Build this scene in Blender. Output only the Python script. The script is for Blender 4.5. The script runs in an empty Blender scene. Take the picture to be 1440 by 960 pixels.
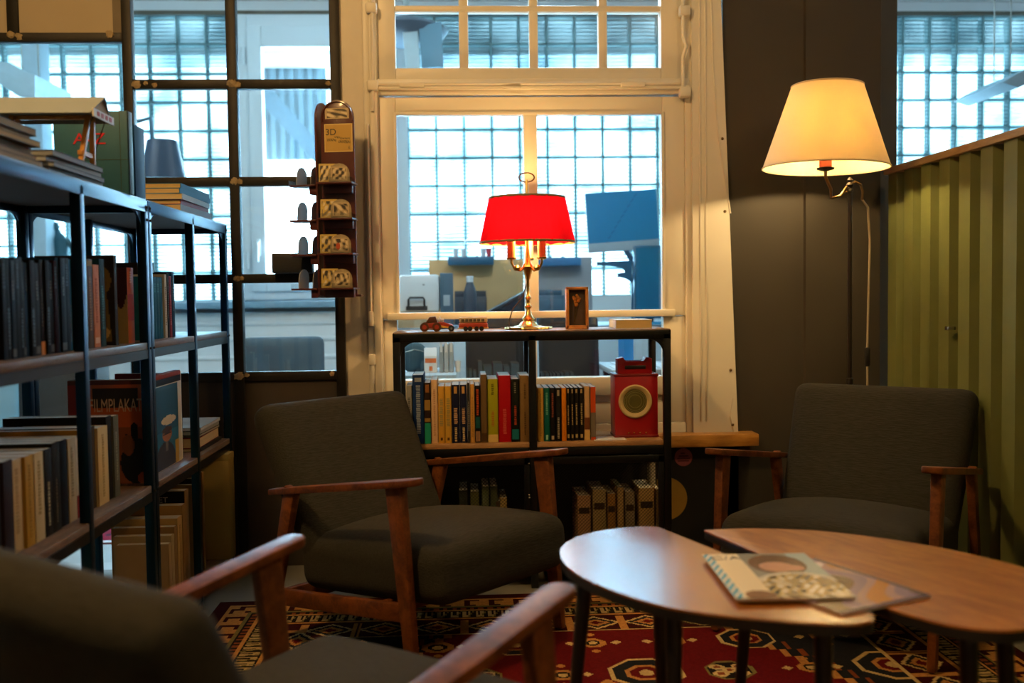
import bpy, bmesh, math, random
import numpy as np
from math import sin, cos, tan, atan2, sqrt, pi, radians
from mathutils import Vector, Matrix

random.seed(7)
SC = bpy.context.scene
COL = SC.collection

# ------------------------------------------------------------------ camera numbers (pixels refer to 1440x960)
FPX, CAMH = 1400.0, 1.065
_psi, _th, _rho = radians(2.83), radians(2.57), radians(0.75)
_fw = Vector((sin(_psi) * cos(_th), cos(_psi) * cos(_th), -sin(_th)))
_r0 = Vector((cos(_psi), -sin(_psi), 0))
_u0 = _r0.cross(_fw)
CR = _r0 * cos(_rho) - _u0 * sin(_rho)
CU = _u0 * cos(_rho) + _r0 * sin(_rho)


def at(px, py, Y):
    d = _fw + CR * ((px - 720) / FPX) + CU * ((480 - py) / FPX)
    t = Y / d.y
    return Vector((d.x * t, Y, CAMH + d.z * t))


# ------------------------------------------------------------------ colour + materials
def lin1(c):
    return c / 12.92 if c <= 0.04045 else ((c + 0.055) / 1.055) ** 2.4


def hx(s):
    s = s.lstrip('#')
    return tuple(lin1(int(s[i:i + 2], 16) / 255) for i in (0, 2, 4))


def c4(c):
    return (hx(c) if isinstance(c, str) else tuple(c))[:3] + (1.0,)


_M = {}


def new_mat(name):
    m = bpy.data.materials.new(name)
    m.use_nodes = True
    nt = m.node_tree
    nt.nodes.clear()
    out = nt.nodes.new('ShaderNodeOutputMaterial')
    return m, nt, out


def setin(b, n, v):
    if n in b.inputs:
        b.inputs[n].default_value = v


def paint(name, col, rough=.5, metal=0., var=.12, scale=18, bump=0., spec=.5, coat=0., stretch=None, coatrough=.1, sheen=0., stint=None):
    """principled surface with a gentle procedural mottling"""
    key = (name, col if isinstance(col, str) else tuple(col), rough, metal, coat)
    if key in _M:
        return _M[key]
    m, nt, out = new_mat(name)
    b = nt.nodes.new('ShaderNodeBsdfPrincipled')
    c = c4(col)
    tc = nt.nodes.new('ShaderNodeTexCoord')
    mp = nt.nodes.new('ShaderNodeMapping')
    if stretch:
        mp.inputs['Scale'].default_value = stretch
    nz = nt.nodes.new('ShaderNodeTexNoise')
    nz.inputs['Scale'].default_value = scale
    nz.inputs['Detail'].default_value = 4
    mx = nt.nodes.new('ShaderNodeMix')
    mx.data_type = 'RGBA'
    mx.inputs[6].default_value = tuple(v * (1 - var) for v in c[:3]) + (1,)
    mx.inputs[7].default_value = tuple(min(1, v * (1 + var)) for v in c[:3]) + (1,)
    nt.links.new(tc.outputs['Object'], mp.inputs['Vector'])
    nt.links.new(mp.outputs[0], nz.inputs['Vector'])
    nt.links.new(nz.outputs[0], mx.inputs[0])
    nt.links.new(mx.outputs[2], b.inputs['Base Color'])
    setin(b, 'Roughness', rough)
    setin(b, 'Metallic', metal)
    setin(b, 'Specular IOR Level', spec)
    setin(b, 'Coat Weight', coat)
    setin(b, 'Coat Roughness', coatrough)
    if stint:
        setin(b, 'Specular Tint', tuple(stint) + (1,))
    if sheen:
        setin(b, 'Sheen Weight', sheen)
    if bump:
        bp = nt.nodes.new('ShaderNodeBump')
        bp.inputs['Strength'].default_value = bump
        bp.inputs['Distance'].default_value = .004
        nt.links.new(nz.outputs[0], bp.inputs['Height'])
        nt.links.new(bp.outputs[0], b.inputs['Normal'])
    nt.links.new(b.outputs[0], out.inputs[0])
    _M[key] = m
    return m


def wood(name, ca, cb, stretch, rough=.4, coat=0., scale=6, coatrough=.2, ior=1.5, spec=.5):
    key = ('w', name)
    if key in _M:
        return _M[key]
    m, nt, out = new_mat(name)
    b = nt.nodes.new('ShaderNodeBsdfPrincipled')
    tc = nt.nodes.new('ShaderNodeTexCoord')
    mp = nt.nodes.new('ShaderNodeMapping')
    mp.inputs['Scale'].default_value = stretch
    n1 = nt.nodes.new('ShaderNodeTexNoise')
    n1.inputs['Scale'].default_value = scale
    n1.inputs['Detail'].default_value = 6
    n1.inputs['Distortion'].default_value = 1.2
    n2 = nt.nodes.new('ShaderNodeTexNoise')
    n2.inputs['Scale'].default_value = scale * 9
    n2.inputs['Detail'].default_value = 3
    ad = nt.nodes.new('ShaderNodeMath')
    ad.operation = 'MULTIPLY_ADD'
    ad.inputs[1].default_value = .35
    rp = nt.nodes.new('ShaderNodeValToRGB')
    rp.color_ramp.elements[0].position = .48
    rp.color_ramp.elements[1].position = .84
    rp.color_ramp.elements[0].color = c4(ca)
    rp.color_ramp.elements[1].color = c4(cb)
    nt.links.new(tc.outputs['Object'], mp.inputs['Vector'])
    nt.links.new(mp.outputs[0], n1.inputs['Vector'])
    nt.links.new(mp.outputs[0], n2.inputs['Vector'])
    nt.links.new(n2.outputs[0], ad.inputs[0])
    nt.links.new(n1.outputs[0], ad.inputs[2])
    nt.links.new(ad.outputs[0], rp.inputs[0])
    nt.links.new(rp.outputs[0], b.inputs['Base Color'])
    setin(b, 'Roughness', rough)
    setin(b, 'Specular IOR Level', spec)
    setin(b, 'Coat Weight', coat)
    setin(b, 'Coat Roughness', coatrough)
    setin(b, 'Coat IOR', ior)
    nt.links.new(b.outputs[0], out.inputs[0])
    _M[key] = m
    return m


def emit(name, col, strength):
    key = ('e', name)
    if key in _M:
        return _M[key]
    m, nt, out = new_mat(name)
    e = nt.nodes.new('ShaderNodeEmission')
    e.inputs[0].default_value = c4(col)
    e.inputs[1].default_value = strength
    nt.links.new(e.outputs[0], out.inputs[0])
    _M[key] = m
    return m


def cloth_shade(name, col, trans, mixf, weave=260, pleat=0):
    """lamp shade cloth: partly reflects, partly lets the bulb's light through"""
    m, nt, out = new_mat(name)
    d = nt.nodes.new('ShaderNodeBsdfDiffuse')
    t = nt.nodes.new('ShaderNodeBsdfTranslucent')
    mx = nt.nodes.new('ShaderNodeMixShader')
    tc = nt.nodes.new('ShaderNodeTexCoord')
    nz = nt.nodes.new('ShaderNodeTexNoise')
    nz.inputs['Scale'].default_value = weave
    cm = nt.nodes.new('ShaderNodeMix')
    cm.data_type = 'RGBA'
    c = c4(trans)
    cm.inputs[6].default_value = tuple(v * .88 for v in c[:3]) + (1,)
    cm.inputs[7].default_value = c
    nt.links.new(tc.outputs['Object'], nz.inputs['Vector'])
    nt.links.new(nz.outputs[0], cm.inputs[0])
    nt.links.new(cm.outputs[2], t.inputs[0])
    d.inputs[0].default_value = c4(col)
    mx.inputs[0].default_value = mixf
    nt.links.new(d.outputs[0], mx.inputs[1])
    nt.links.new(t.outputs[0], mx.inputs[2])
    nt.links.new(mx.outputs[0], out.inputs[0])
    return m


def clear_glass(name, tint=(.96, .985, .99), refl=.07, rough=.0):
    m, nt, out = new_mat(name)
    t = nt.nodes.new('ShaderNodeBsdfTransparent')
    t.inputs[0].default_value = tuple(tint) + (1,)
    g = nt.nodes.new('ShaderNodeBsdfGlossy')
    g.inputs['Roughness'].default_value = rough
    mx = nt.nodes.new('ShaderNodeMixShader')
    mx.inputs[0].default_value = refl
    nt.links.new(t.outputs[0], mx.inputs[1])
    nt.links.new(g.outputs[0], mx.inputs[2])
    nt.links.new(mx.outputs[0], out.inputs[0])
    return m


def glass_block_mat(x0, z0, pitch):
    """ribbed glass: fine horizontal flutes that pass more or less of the daylight"""
    m, nt, out = new_mat('ribbed_glass_block')
    tc = nt.nodes.new('ShaderNodeTexCoord')
    wv = nt.nodes.new('ShaderNodeTexWave')
    wv.bands_direction = 'Z'
    wv.inputs['Scale'].default_value = 11.5
    wv.inputs['Distortion'].default_value = 1.1
    wv.inputs['Detail'].default_value = 2
    nz = nt.nodes.new('ShaderNodeTexNoise')
    nz.inputs['Scale'].default_value = 3.1
    nz.inputs['Detail'].default_value = 3
    ad = nt.nodes.new('ShaderNodeMath')
    ad.operation = 'MULTIPLY_ADD'
    ad.inputs[1].default_value = .42
    rp = nt.nodes.new('ShaderNodeValToRGB')
    rp.color_ramp.elements[0].position = .42
    rp.color_ramp.elements[0].color = (.13, .19, .21, 1)
    rp.color_ramp.elements[1].position = .92
    rp.color_ramp.elements[1].color = (.64, .68, .69, 1)
    t = nt.nodes.new('ShaderNodeBsdfTransparent')
    g = nt.nodes.new('ShaderNodeBsdfGlossy')
    g.inputs['Roughness'].default_value = .12
    g.inputs[0].default_value = (.9, 1, 1, 1)
    mx = nt.nodes.new('ShaderNodeMixShader')
    mx.inputs[0].default_value = .06
    nt.links.new(tc.outputs['Object'], wv.inputs['Vector'])
    nt.links.new(tc.outputs['Object'], nz.inputs['Vector'])
    nt.links.new(wv.outputs[1], ad.inputs[0])
    nt.links.new(nz.outputs[0], ad.inputs[2])
    nt.links.new(ad.outputs[0], rp.inputs[0])
    # thicker glass toward the rim of every block lets less light through
    sp = nt.nodes.new('ShaderNodeSeparateXYZ')
    nt.links.new(tc.outputs['Object'], sp.inputs[0])
    rims = []
    for ax, off in ((0, x0), (2, z0)):
        v = sp.outputs[ax]
        for op, val in (('SUBTRACT', off), ('DIVIDE', pitch), ('FRACT', 0), ('SUBTRACT', .5), ('ABSOLUTE', 0)):
            q = nt.nodes.new('ShaderNodeMath')
            q.operation = op
            nt.links.new(v, q.inputs[0])
            q.inputs[1].default_value = val
            v = q.outputs[0]
        rims.append(v)
    mxm = nt.nodes.new('ShaderNodeMath')
    mxm.operation = 'MAXIMUM'
    nt.links.new(rims[0], mxm.inputs[0])
    nt.links.new(rims[1], mxm.inputs[1])
    rr = nt.nodes.new('ShaderNodeValToRGB')
    rr.color_ramp.elements[0].position = .41
    rr.color_ramp.elements[0].color = (1, 1, 1, 1)
    rr.color_ramp.elements[1].position = .49
    rr.color_ramp.elements[1].color = (.40, .53, .55, 1)
    nt.links.new(mxm.outputs[0], rr.inputs[0])
    cm = nt.nodes.new('ShaderNodeMix')
    cm.data_type = 'RGBA'
    cm.blend_type = 'MULTIPLY'
    cm.inputs[0].default_value = 1
    nt.links.new(rp.outputs[0], cm.inputs[6])
    nt.links.new(rr.outputs[0], cm.inputs[7])
    nt.links.new(cm.outputs[2], t.inputs[0])
    nt.links.new(t.outputs[0], mx.inputs[1])
    nt.links.new(g.outputs[0], mx.inputs[2])
    nt.links.new(mx.outputs[0], out.inputs[0])
    return m


def printed_mat(name, rough=.5, spec=.5, bump=0, bscale=300):
    """printed or woven surface: colour from the mesh's own colour attribute"""
    m, nt, out = new_mat(name)
    b = nt.nodes.new('ShaderNodeBsdfPrincipled')
    a = nt.nodes.new('ShaderNodeAttribute')
    a.attribute_name = 'Col'
    nt.links.new(a.outputs[0], b.inputs['Base Color'])
    setin(b, 'Roughness', rough)
    setin(b, 'Specular IOR Level', spec)
    if bump:
        tc = nt.nodes.new('ShaderNodeTexCoord')
        nz = nt.nodes.new('ShaderNodeTexNoise')
        nz.inputs['Scale'].default_value = bscale
        bp = nt.nodes.new('ShaderNodeBump')
        bp.inputs['Strength'].default_value = bump
        bp.inputs['Distance'].default_value = .003
        nt.links.new(tc.outputs['Object'], nz.inputs['Vector'])
        nt.links.new(nz.outputs[0], bp.inputs['Height'])
        nt.links.new(bp.outputs[0], b.inputs['Normal'])
    nt.links.new(b.outputs[0], out.inputs[0])
    return m


# ------------------------------------------------------------------ mesh builder
class MB:
    def __init__(s):
        s.bm = bmesh.new()
        s.mi = 0

    def _fin(s, verts, faces, M, smooth):
        if M is not None:
            for v in verts:
                v.co = M @ v.co
        for f in faces:
            f.material_index = s.mi
            f.smooth = smooth

    def box(s, x0, x1, y0, y1, z0, z1, bev=0., M=None, seg=2, smooth=False):
        r = bmesh.ops.create_cube(s.bm, size=1)
        vs = r['verts']
        for v in vs:
            v.co = Vector(((x0 + x1) / 2 + v.co.x * (x1 - x0), (y0 + y1) / 2 + v.co.y * (y1 - y0), (z0 + z1) / 2 + v.co.z * (z1 - z0)))
        fs = set(f for v in vs for f in v.link_faces)
        if bev:
            es = list(set(e for v in vs for e in v.link_edges))
            rr = bmesh.ops.bevel(s.bm, geom=es, offset=bev, segments=seg, affect='EDGES', profile=.5)
            vs = list(set(v for f in rr['faces'] for v in f.verts) | set(v for v in vs if v.is_valid))
            fs = set(f for v in vs for f in v.link_faces)
        s._fin(vs, fs, M, smooth)
        return s

    def tube(s, pts, r, n=10, closed=False, M=None, sx=1.):
        pts = [Vector(p) for p in pts]
        k = len(pts)
        rs = r if isinstance(r, (list, tuple)) else [r] * k
        rings = []
        vs = []
        up = None
        for i, p in enumerate(pts):
            if closed:
                t = (pts[(i + 1) % k] - pts[i - 1]).normalized()
            else:
                t = (pts[min(i + 1, k - 1)] - pts[max(i - 1, 0)]).normalized()
            if up is None:
                a = Vector((0, 0, 1)) if abs(t.z) < .9 else Vector((1, 0, 0))
                up = (a - t * a.dot(t)).normalized()
            else:
                up = (up - t * up.dot(t)).normalized()
            b = t.cross(up)
            ring = [s.bm.verts.new(p + (up * cos(2 * pi * j / n) + b * sin(2 * pi * j / n) * sx) * rs[i]) for j in range(n)]
            rings.append(ring)
            vs += ring
        fs = []
        m = k if closed else k - 1
        for i in range(m):
            A, B = rings[i], rings[(i + 1) % k]
            for j in range(n):
                fs.append(s.bm.faces.new((A[j], A[(j + 1) % n], B[(j + 1) % n], B[j])))
        if not closed:
            fs.append(s.bm.faces.new(list(reversed(rings[0]))))
            fs.append(s.bm.faces.new(rings[-1]))
        s._fin(vs, fs, M, True)
        return s

    def lathe(s, prof, c=(0, 0, 0), n=32, M=None, cap=True, scallop=None):
        c = Vector(c)
        rings = []
        vs = []
        for (r, z) in prof:
            ring = []
            for j in range(n):
                a = 2 * pi * j / n
                rr = r * (1 + scallop[1] * cos(scallop[0] * a)) if scallop else r
                ring.append(s.bm.verts.new(c + Vector((rr * cos(a), rr * sin(a), z))))
            rings.append(ring)
            vs += ring
        fs = []
        for A, B in zip(rings, rings[1:]):
            for j in range(n):
                fs.append(s.bm.faces.new((A[j], A[(j + 1) % n], B[(j + 1) % n], B[j])))
        if cap:
            fs.append(s.bm.faces.new(list(reversed(rings[0]))))
            fs.append(s.bm.faces.new(rings[-1]))
        s._fin(vs, fs, M, True)
        return s

    def prism(s, poly, z0, z1, M=None, bev=0., smooth=False):
        a = [s.bm.verts.new((p[0], p[1], z0)) for p in poly]
        b = [s.bm.verts.new((p[0], p[1], z1)) for p in poly]
        n = len(poly)
        fs = [s.bm.faces.new(list(reversed(a))), s.bm.faces.new(b)]
        for i in range(n):
            fs.append(s.bm.faces.new((a[i], a[(i + 1) % n], b[(i + 1) % n], b[i])))
        vs = a + b
        if bev:
            es = [e for e in fs[1].edges] + [e for e in fs[0].edges]
            rr = bmesh.ops.bevel(s.bm, geom=es, offset=bev, segments=2, affect='EDGES', profile=.5)
            vs = list(set(v for v in vs if v.is_valid) | set(v for f in rr['faces'] for v in f.verts))
            fs = list(set(f for v in vs for f in v.link_faces))
        s._fin(vs, fs, M, smooth)
        return s

    def bar(s, p0, p1, w, h, side=None, w1=None, h1=None, bev=0.):
        """square-section bar from p0 to p1: w along 'side', h along the third axis"""
        p0, p1 = Vector(p0), Vector(p1)
        t = (p1 - p0).normalized()
        sd = Vector(side) if side else (Vector((1, 0, 0)) if abs(t.x) < .9 else Vector((0, 1, 0)))
        sd = (sd - t * sd.dot(t)).normalized()
        u = t.cross(sd)
        w1 = w if w1 is None else w1
        h1 = h if h1 is None else h1
        q = []
        for (p, a, b) in ((p0, w, h), (p1, w1, h1)):
            q.append([s.bm.verts.new(p + sd * (a / 2 * i) + u * (b / 2 * j)) for i, j in ((-1, -1), (1, -1), (1, 1), (-1, 1))])
        A, B = q
        fs = [s.bm.faces.new(list(reversed(A))), s.bm.faces.new(B)]
        for i in range(4):
            fs.append(s.bm.faces.new((A[i], A[(i + 1) % 4], B[(i + 1) % 4], B[i])))
        vs = A + B
        if bev:
            es = list(set(e for f in fs for e in f.edges))
            rr = bmesh.ops.bevel(s.bm, geom=es, offset=bev, segments=2, affect='EDGES', profile=.5)
            vs = list(set(v for f in rr['faces'] for v in f.verts))
            fs = list(set(f for v in vs for f in v.link_faces))
        s._fin(vs, fs, None, False)
        return s

    def sphere(s, c, r, n=16, sc=(1, 1, 1)):
        rr = bmesh.ops.create_uvsphere(s.bm, u_segments=n, v_segments=max(6, n // 2), radius=r)
        vs = rr['verts']
        for v in vs:
            v.co = Vector((v.co.x * sc[0], v.co.y * sc[1], v.co.z * sc[2])) + Vector(c)
        s._fin(vs, set(f for v in vs for f in v.link_faces), None, True)
        return s

    def cushion(s, hx_, hy, hz, r, bulge=0., M=None, cuts=13, taper=0., sag=0.):
        b2 = bmesh.new()
        bmesh.ops.create_cube(b2, size=2)
        bmesh.ops.subdivide_edges(b2, edges=b2.edges[:], cuts=cuts, use_grid_fill=True)
        H = Vector((hx_, hy, hz))
        for v in b2.verts:
            p = Vector((sin(v.co.x * pi / 2) * hx_, sin(v.co.y * pi / 2) * hy, v.co.z * hz))
            # edge rounding
            R = Vector((min(r, hx_), min(r, hy), min(r, hz)))
            q = Vector([max(-(H[i] - R[i]), min(H[i] - R[i], p[i])) for i in range(3)])
            d = Vector([(p[i] - q[i]) / max(R[i], 1e-6) for i in range(3)])
            L = d.length
            if L > 1e-6:
                d = d / L * min(1.0, max(abs(d.x), abs(d.y), abs(d.z)))
            p = q + Vector([d[i] * R[i] for i in range(3)])
            fx = 1 - (p.x / hx_) ** 2
            fy = 1 - (p.y / hy) ** 2
            p.z += bulge * max(0, fx) ** .8 * max(0, fy) ** .8 * (1 if p.z > 0 else -.35)
            p.z += sag * fx * (p.y / hy)
            p.x *= 1 + taper * (p.y / hy)
            v.co = p
        me = bpy.data.meshes.new('tmp')
        b2.to_mesh(me)
        b2.free()
        n0 = len(s.bm.verts)
        f0 = len(s.bm.faces)
        s.bm.from_mesh(me)
        bpy.data.meshes.remove(me)
        s.bm.verts.ensure_lookup_table()
        s.bm.faces.ensure_lookup_table()
        s._fin(s.bm.verts[n0:], s.bm.faces[f0:], M, True)
        return s

    def quad(s, a, b, c, d):
        f = s.bm.faces.new([s.bm.verts.new(Vector(p)) for p in (a, b, c, d)])
        f.material_index = s.mi
        return s

    def build(s, name, mats, parent=None, sharp=40):
        bmesh.ops.recalc_face_normals(s.bm, faces=s.bm.faces[:])
        me = bpy.data.meshes.new(name)
        s.bm.to_mesh(me)
        s.bm.free()
        for m in (mats if isinstance(mats, (list, tuple)) else [mats]):
            me.materials.append(m)
        me.set_sharp_from_angle(angle=radians(sharp))
        o = bpy.data.objects.new(name, me)
        COL.objects.link(o)
        if parent is not None:
            o.parent = parent
        return o


def tag(o, label, cat, group=None, kind=None):
    o['label'] = label
    o['category'] = cat
    if group:
        o['group'] = group
    if kind:
        o['kind'] = kind
    return o


def thing(name, label, cat, loc=(0, 0, 0), rz=0., group=None):
    o = bpy.data.objects.new(name, None)
    o.empty_display_size = .05
    COL.objects.link(o)
    o.location = loc
    o.rotation_euler = (0, 0, rz)
    return tag(o, label, cat, group)


def struct(o, label=None):
    o['kind'] = 'structure'
    if label:
        o['label'] = label
    return o


def dup(root, loc, rz, label):
    def cp(o, par):
        c = o.copy()
        COL.objects.link(c)
        c.parent = par
        for ch in list(o.children):
            cp(ch, c)
        return c
    r = cp(root, None)
    r.location = loc
    r.rotation_euler = (0, 0, rz)
    r['label'] = label
    return r


def text(name, s, size, mat, parent, M, sx=1., extr=.0004, align='CENTER'):
    cu = bpy.data.curves.new('txt', 'FONT')
    cu.body = s
    cu.size = size
    cu.extrude = extr
    cu.align_x = align
    cu.align_y = 'CENTER'
    to = bpy.data.objects.new('txt', cu)
    COL.objects.link(to)
    dg = bpy.context.evaluated_depsgraph_get()
    me = bpy.data.meshes.new_from_object(to.evaluated_get(dg))
    bpy.data.objects.remove(to)
    bpy.data.curves.remove(cu)
    me.transform(Matrix.Diagonal((sx, 1, 1, 1)))
    me.transform(M)
    me.materials.clear()
    me.materials.append(mat)
    me.name = name
    o = bpy.data.objects.new(name, me)
    COL.objects.link(o)
    o.parent = parent
    return o


def painted(name, w, h, arr, mat, parent, M, thick=.0006):
    """a printed sheet: grid with one colour per cell; arr[row from top][col] linear rgb; lies in local XY, centred"""
    ny, nx = arr.shape[:2]
    xs = np.linspace(-w / 2, w / 2, nx + 1)
    ys = np.linspace(h / 2, -h / 2, ny + 1)
    gx, gy = np.meshgrid(xs, ys)
    V = np.stack([gx.ravel(), gy.ravel(), np.zeros(gx.size)], 1)
    i = np.arange(ny)[:, None] * (nx + 1) + np.arange(nx)[None, :]
    Fq = np.stack([i, i + nx + 1, i + nx + 2, i + 1], -1).reshape(-1, 4)
    n = len(V)
    base = [(-w / 2, h / 2, -thick), (-w / 2, -h / 2, -thick), (w / 2, -h / 2, -thick), (w / 2, h / 2, -thick)]
    verts = [tuple(v) for v in V.tolist()] + base
    faces = [tuple(f) for f in Fq.tolist()]
    c = [0, ny * (nx + 1), ny * (nx + 1) + nx, nx]
    left = [r * (nx + 1) for r in range(ny + 1)]
    right = [r * (nx + 1) + nx for r in range(ny + 1)]
    top = list(range(nx + 1))
    bot = [ny * (nx + 1) + k for k in range(nx + 1)]
    faces += [tuple([n, n + 1] + left[::-1]), tuple([n + 1, n + 2] + bot[::-1]), tuple([n + 2, n + 3] + right), tuple([n + 3, n] + top), (n, n + 3, n + 2, n + 1)]
    me = bpy.data.meshes.new(name)
    me.from_pydata(verts, [], faces)
    ca = me.color_attributes.new('Col', 'FLOAT_COLOR', 'CORNER')
    per = np.ones((len(me.loops), 4), dtype=np.float32)
    per[:nx * ny * 4, :3] = np.repeat(arr.reshape(-1, 3), 4, axis=0)
    per[nx * ny * 4:, :3] = arr.reshape(-1, 3).mean(0)
    ca.data.foreach_set('color', per.ravel())
    me.transform(M)
    me.materials.append(mat)
    o = bpy.data.objects.new(name, me)
    COL.objects.link(o)
    if parent is not None:
        o.parent = parent
    return o


def frame_m(origin, xdir, ydir):
    """matrix whose local X,Y run along the given world directions"""
    x = Vector(xdir).normalized()
    y = Vector(ydir)
    y = (y - x * y.dot(x)).normalized()
    z = x.cross(y)
    m = Matrix((x, y, z)).transposed().to_4x4()
    m.translation = Vector(origin)
    return m


def catmull(P, n=8):
    out = []
    for i in range(len(P) - 1):
        p0 = Vector(P[max(i - 1, 0)])
        p1 = Vector(P[i])
        p2 = Vector(P[i + 1])
        p3 = Vector(P[min(i + 2, len(P) - 1)])
        for k in range(n):
            t = k / n
            out.append(.5 * ((2 * p1) + (p2 - p0) * t + (2 * p0 - 5 * p1 + 4 * p2 - p3) * t * t + (3 * p1 - p0 - 3 * p2 + p3) * t ** 3))
    out.append(Vector(P[-1]))
    return out


# ------------------------------------------------------------------ shared materials
cream = paint('cream_gloss_paint', (.80, .76, .66), rough=.42, var=.05, scale=6, bump=.05)
cream_old = paint('old_cream_paint', (.72, .66, .55), rough=.5, var=.14, scale=9, bump=.2)
blackmetal = paint('black_steel', (.005, .0055, .006), rough=.3, var=.25, scale=30, spec=.4)
skytintsteel = paint('sky_tinted_black_steel', (.004, .007, .012), rough=.32, var=.25, scale=30, spec=1., stint=(.07, .48, 1))  # blue window reflection put into the specular tint of black steel
rawsteel = paint('dark_painted_steel', (.013, .012, .010), rough=.5, var=.3, scale=25, bump=.1, spec=.25)
tanpatch = paint('torn_tan_tape', (.30, .22, .11), rough=.7, var=.35, scale=60, bump=.6)
darkwall = paint('charcoal_wall_paint', (.038, .032, .023), rough=.62, var=.1, scale=5, bump=.05)
blackwall = paint('black_wall_paint', (.012, .011, .010), rough=.7, var=.2, scale=6)
browndark = paint('dark_brown_board', (.035, .026, .018), rough=.6, var=.15, scale=5)
beigeboard = paint('beige_board', (.40, .33, .22), rough=.7, var=.06, scale=4)
whitewall = paint('white_wall_paint', (.75, .78, .80), rough=.7, var=.04, scale=4)
ceilmat = paint('ceiling_paint', (.70, .70, .68), rough=.8, var=.04, scale=3)
roomwall = paint('grey_room_wall', (.22, .2, .17), rough=.8, var=.06, scale=3)
floormat = paint('grey_screed_floor', (.20, .20, .175), rough=.45, var=.12, scale=7, bump=.05)
fabric = paint('charcoal_wool_fabric', (.031, .030, .0245), rough=.95, var=.45, scale=34, bump=.5, stretch=(1, 7, 7), spec=.12, sheen=.02)
teak = wood('teak_chair_wood', (.070, .019, .005), (.19, .058, .013), (2.5, 2.5, 2.5), rough=.45, coat=.03, scale=7, coatrough=.3, spec=.3)
tablewood = wood('oak_table_veneer', (.27, .078, .005), (.46, .160, .016), (1.4, 7, 1), rough=.5, coat=1., scale=4, coatrough=.22, ior=1.75, spec=.2)
tablegloss = wood('oak_table_veneer_lacquered', (.27, .078, .005), (.46, .160, .016), (1.4, 7, 1), rough=.25, coat=1., scale=4, coatrough=.24, ior=2.3, spec=.6)
shelfwood = wood('brown_shelf_board', (.12, .075, .05), (.24, .15, .095), (6, 1, 6), rough=.5, coat=.2)
shelfoak = wood('warm_shelf_board', (.33, .17, .07), (.5, .28, .12), (1, 6, 6), rough=.45, coat=.3)
oakboard = wood('golden_oak_sill', (.40, .17, .028), (.58, .28, .06), (1, 7, 7), rough=.45, coat=.2)
brass = paint('polished_brass', (.75, .50, .16), rough=.25, metal=1., var=.15, scale=40)
bronze = paint('dark_bronze', (.20, .13, .06), rough=.35, metal=1., var=.3, scale=50)
chrome = paint('nickel_plate', (.55, .52, .47), rough=.22, metal=1., var=.1)
pane_m = clear_glass('window_glass')
steelpane = clear_glass('partition_glass', refl=.05)
pages_m = paint('book_pages', (.72, .68, .58), rough=.8, var=.12, scale=120, stretch=(1, 1, .1))
print_m = printed_mat('printed_paper', rough=.45)
gloss_m = printed_mat('glossy_print', rough=.26, spec=.6)
white_p = paint('white_plastic', (.75, .77, .78), rough=.45, var=.03)
black_p = paint('black_plastic', (.014, .014, .015), rough=.45, var=.15)

# ------------------------------------------------------------------ camera
cd = bpy.data.cameras.new('camera')
cd.sensor_width = 36
cd.lens = 36 * FPX / 1440
cd.clip_start = .05
cd.dof.use_dof = True
cd.dof.focus_distance = 3.35
cd.dof.aperture_fstop = 2.2
cam = bpy.data.objects.new('camera', cd)
COL.objects.link(cam)
cam.matrix_world = Matrix(((CR.x, CU.x, -_fw.x, 0), (CR.y, CU.y, -_fw.y, 0), (CR.z, CU.z, -_fw.z, CAMH), (0, 0, 0, 1)))
SC.camera = cam
SC.view_settings.view_transform = 'Standard'
SC.view_settings.look = 'None'
SC.view_settings.gamma = 1
SC.view_settings.use_curve_mapping = False
SC.view_settings.exposure = 0
SC.cycles.use_denoising = True
SC.cycles.transparent_max_bounces = 24
SC.cycles.max_bounces = 10
SC.cycles.sample_clamp_indirect = 6
SC.cycles.caustics_reflective = False
SC.cycles.caustics_refractive = False

# ------------------------------------------------------------------ world + lights
w = bpy.data.worlds.new('overcast_sky')
SC.world = w
w.use_nodes = True
bg = w.node_tree.nodes['Background']
bg.inputs[0].default_value = (.50, .79, .97, 1)
bg.inputs[1].default_value = 27


def lamp(name, kind, loc, power, col, size=.1, rot=None, sy=None):
    l = bpy.data.lights.new(name, kind)
    l.energy = power
    l.color = col
    if kind == 'AREA':
        l.shape = 'RECTANGLE' if sy else 'DISK'
        l.size = size
        if sy:
            l.size_y = sy
    else:
        l.shadow_soft_size = size
    o = bpy.data.objects.new(name, l)
    COL.objects.link(o)
    o.location = loc
    if rot:
        o.rotation_euler = rot
    return o


WARM = (1, .58, .205)
lamp('daylight_outside_windows', 'AREA', (.5, 8.6, 2.0), pi * 12 * 3.2 * 18.0, (.44, .74, 1.0), 12, (radians(-90), 0, 0), 3.2)
lamp('ceiling_light', 'POINT', (-1.1, 1.62, 3.1), 125, WARM, .1)
lamp('ceiling_light', 'POINT', (2.05, .3, 2.9), 52, WARM, .12)
lamp('office_fill_light', 'POINT', (.4, 4.42, 2.5), 45, (.72, .88, 1), .15)  # added fill that brightens the desks and screens; no lamp there
lamp('office_fill_light', 'POINT', (-2.2, 4.42, 2.55), 40, (.72, .88, 1), .15)  # second added fill, for the left side of the office
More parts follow.
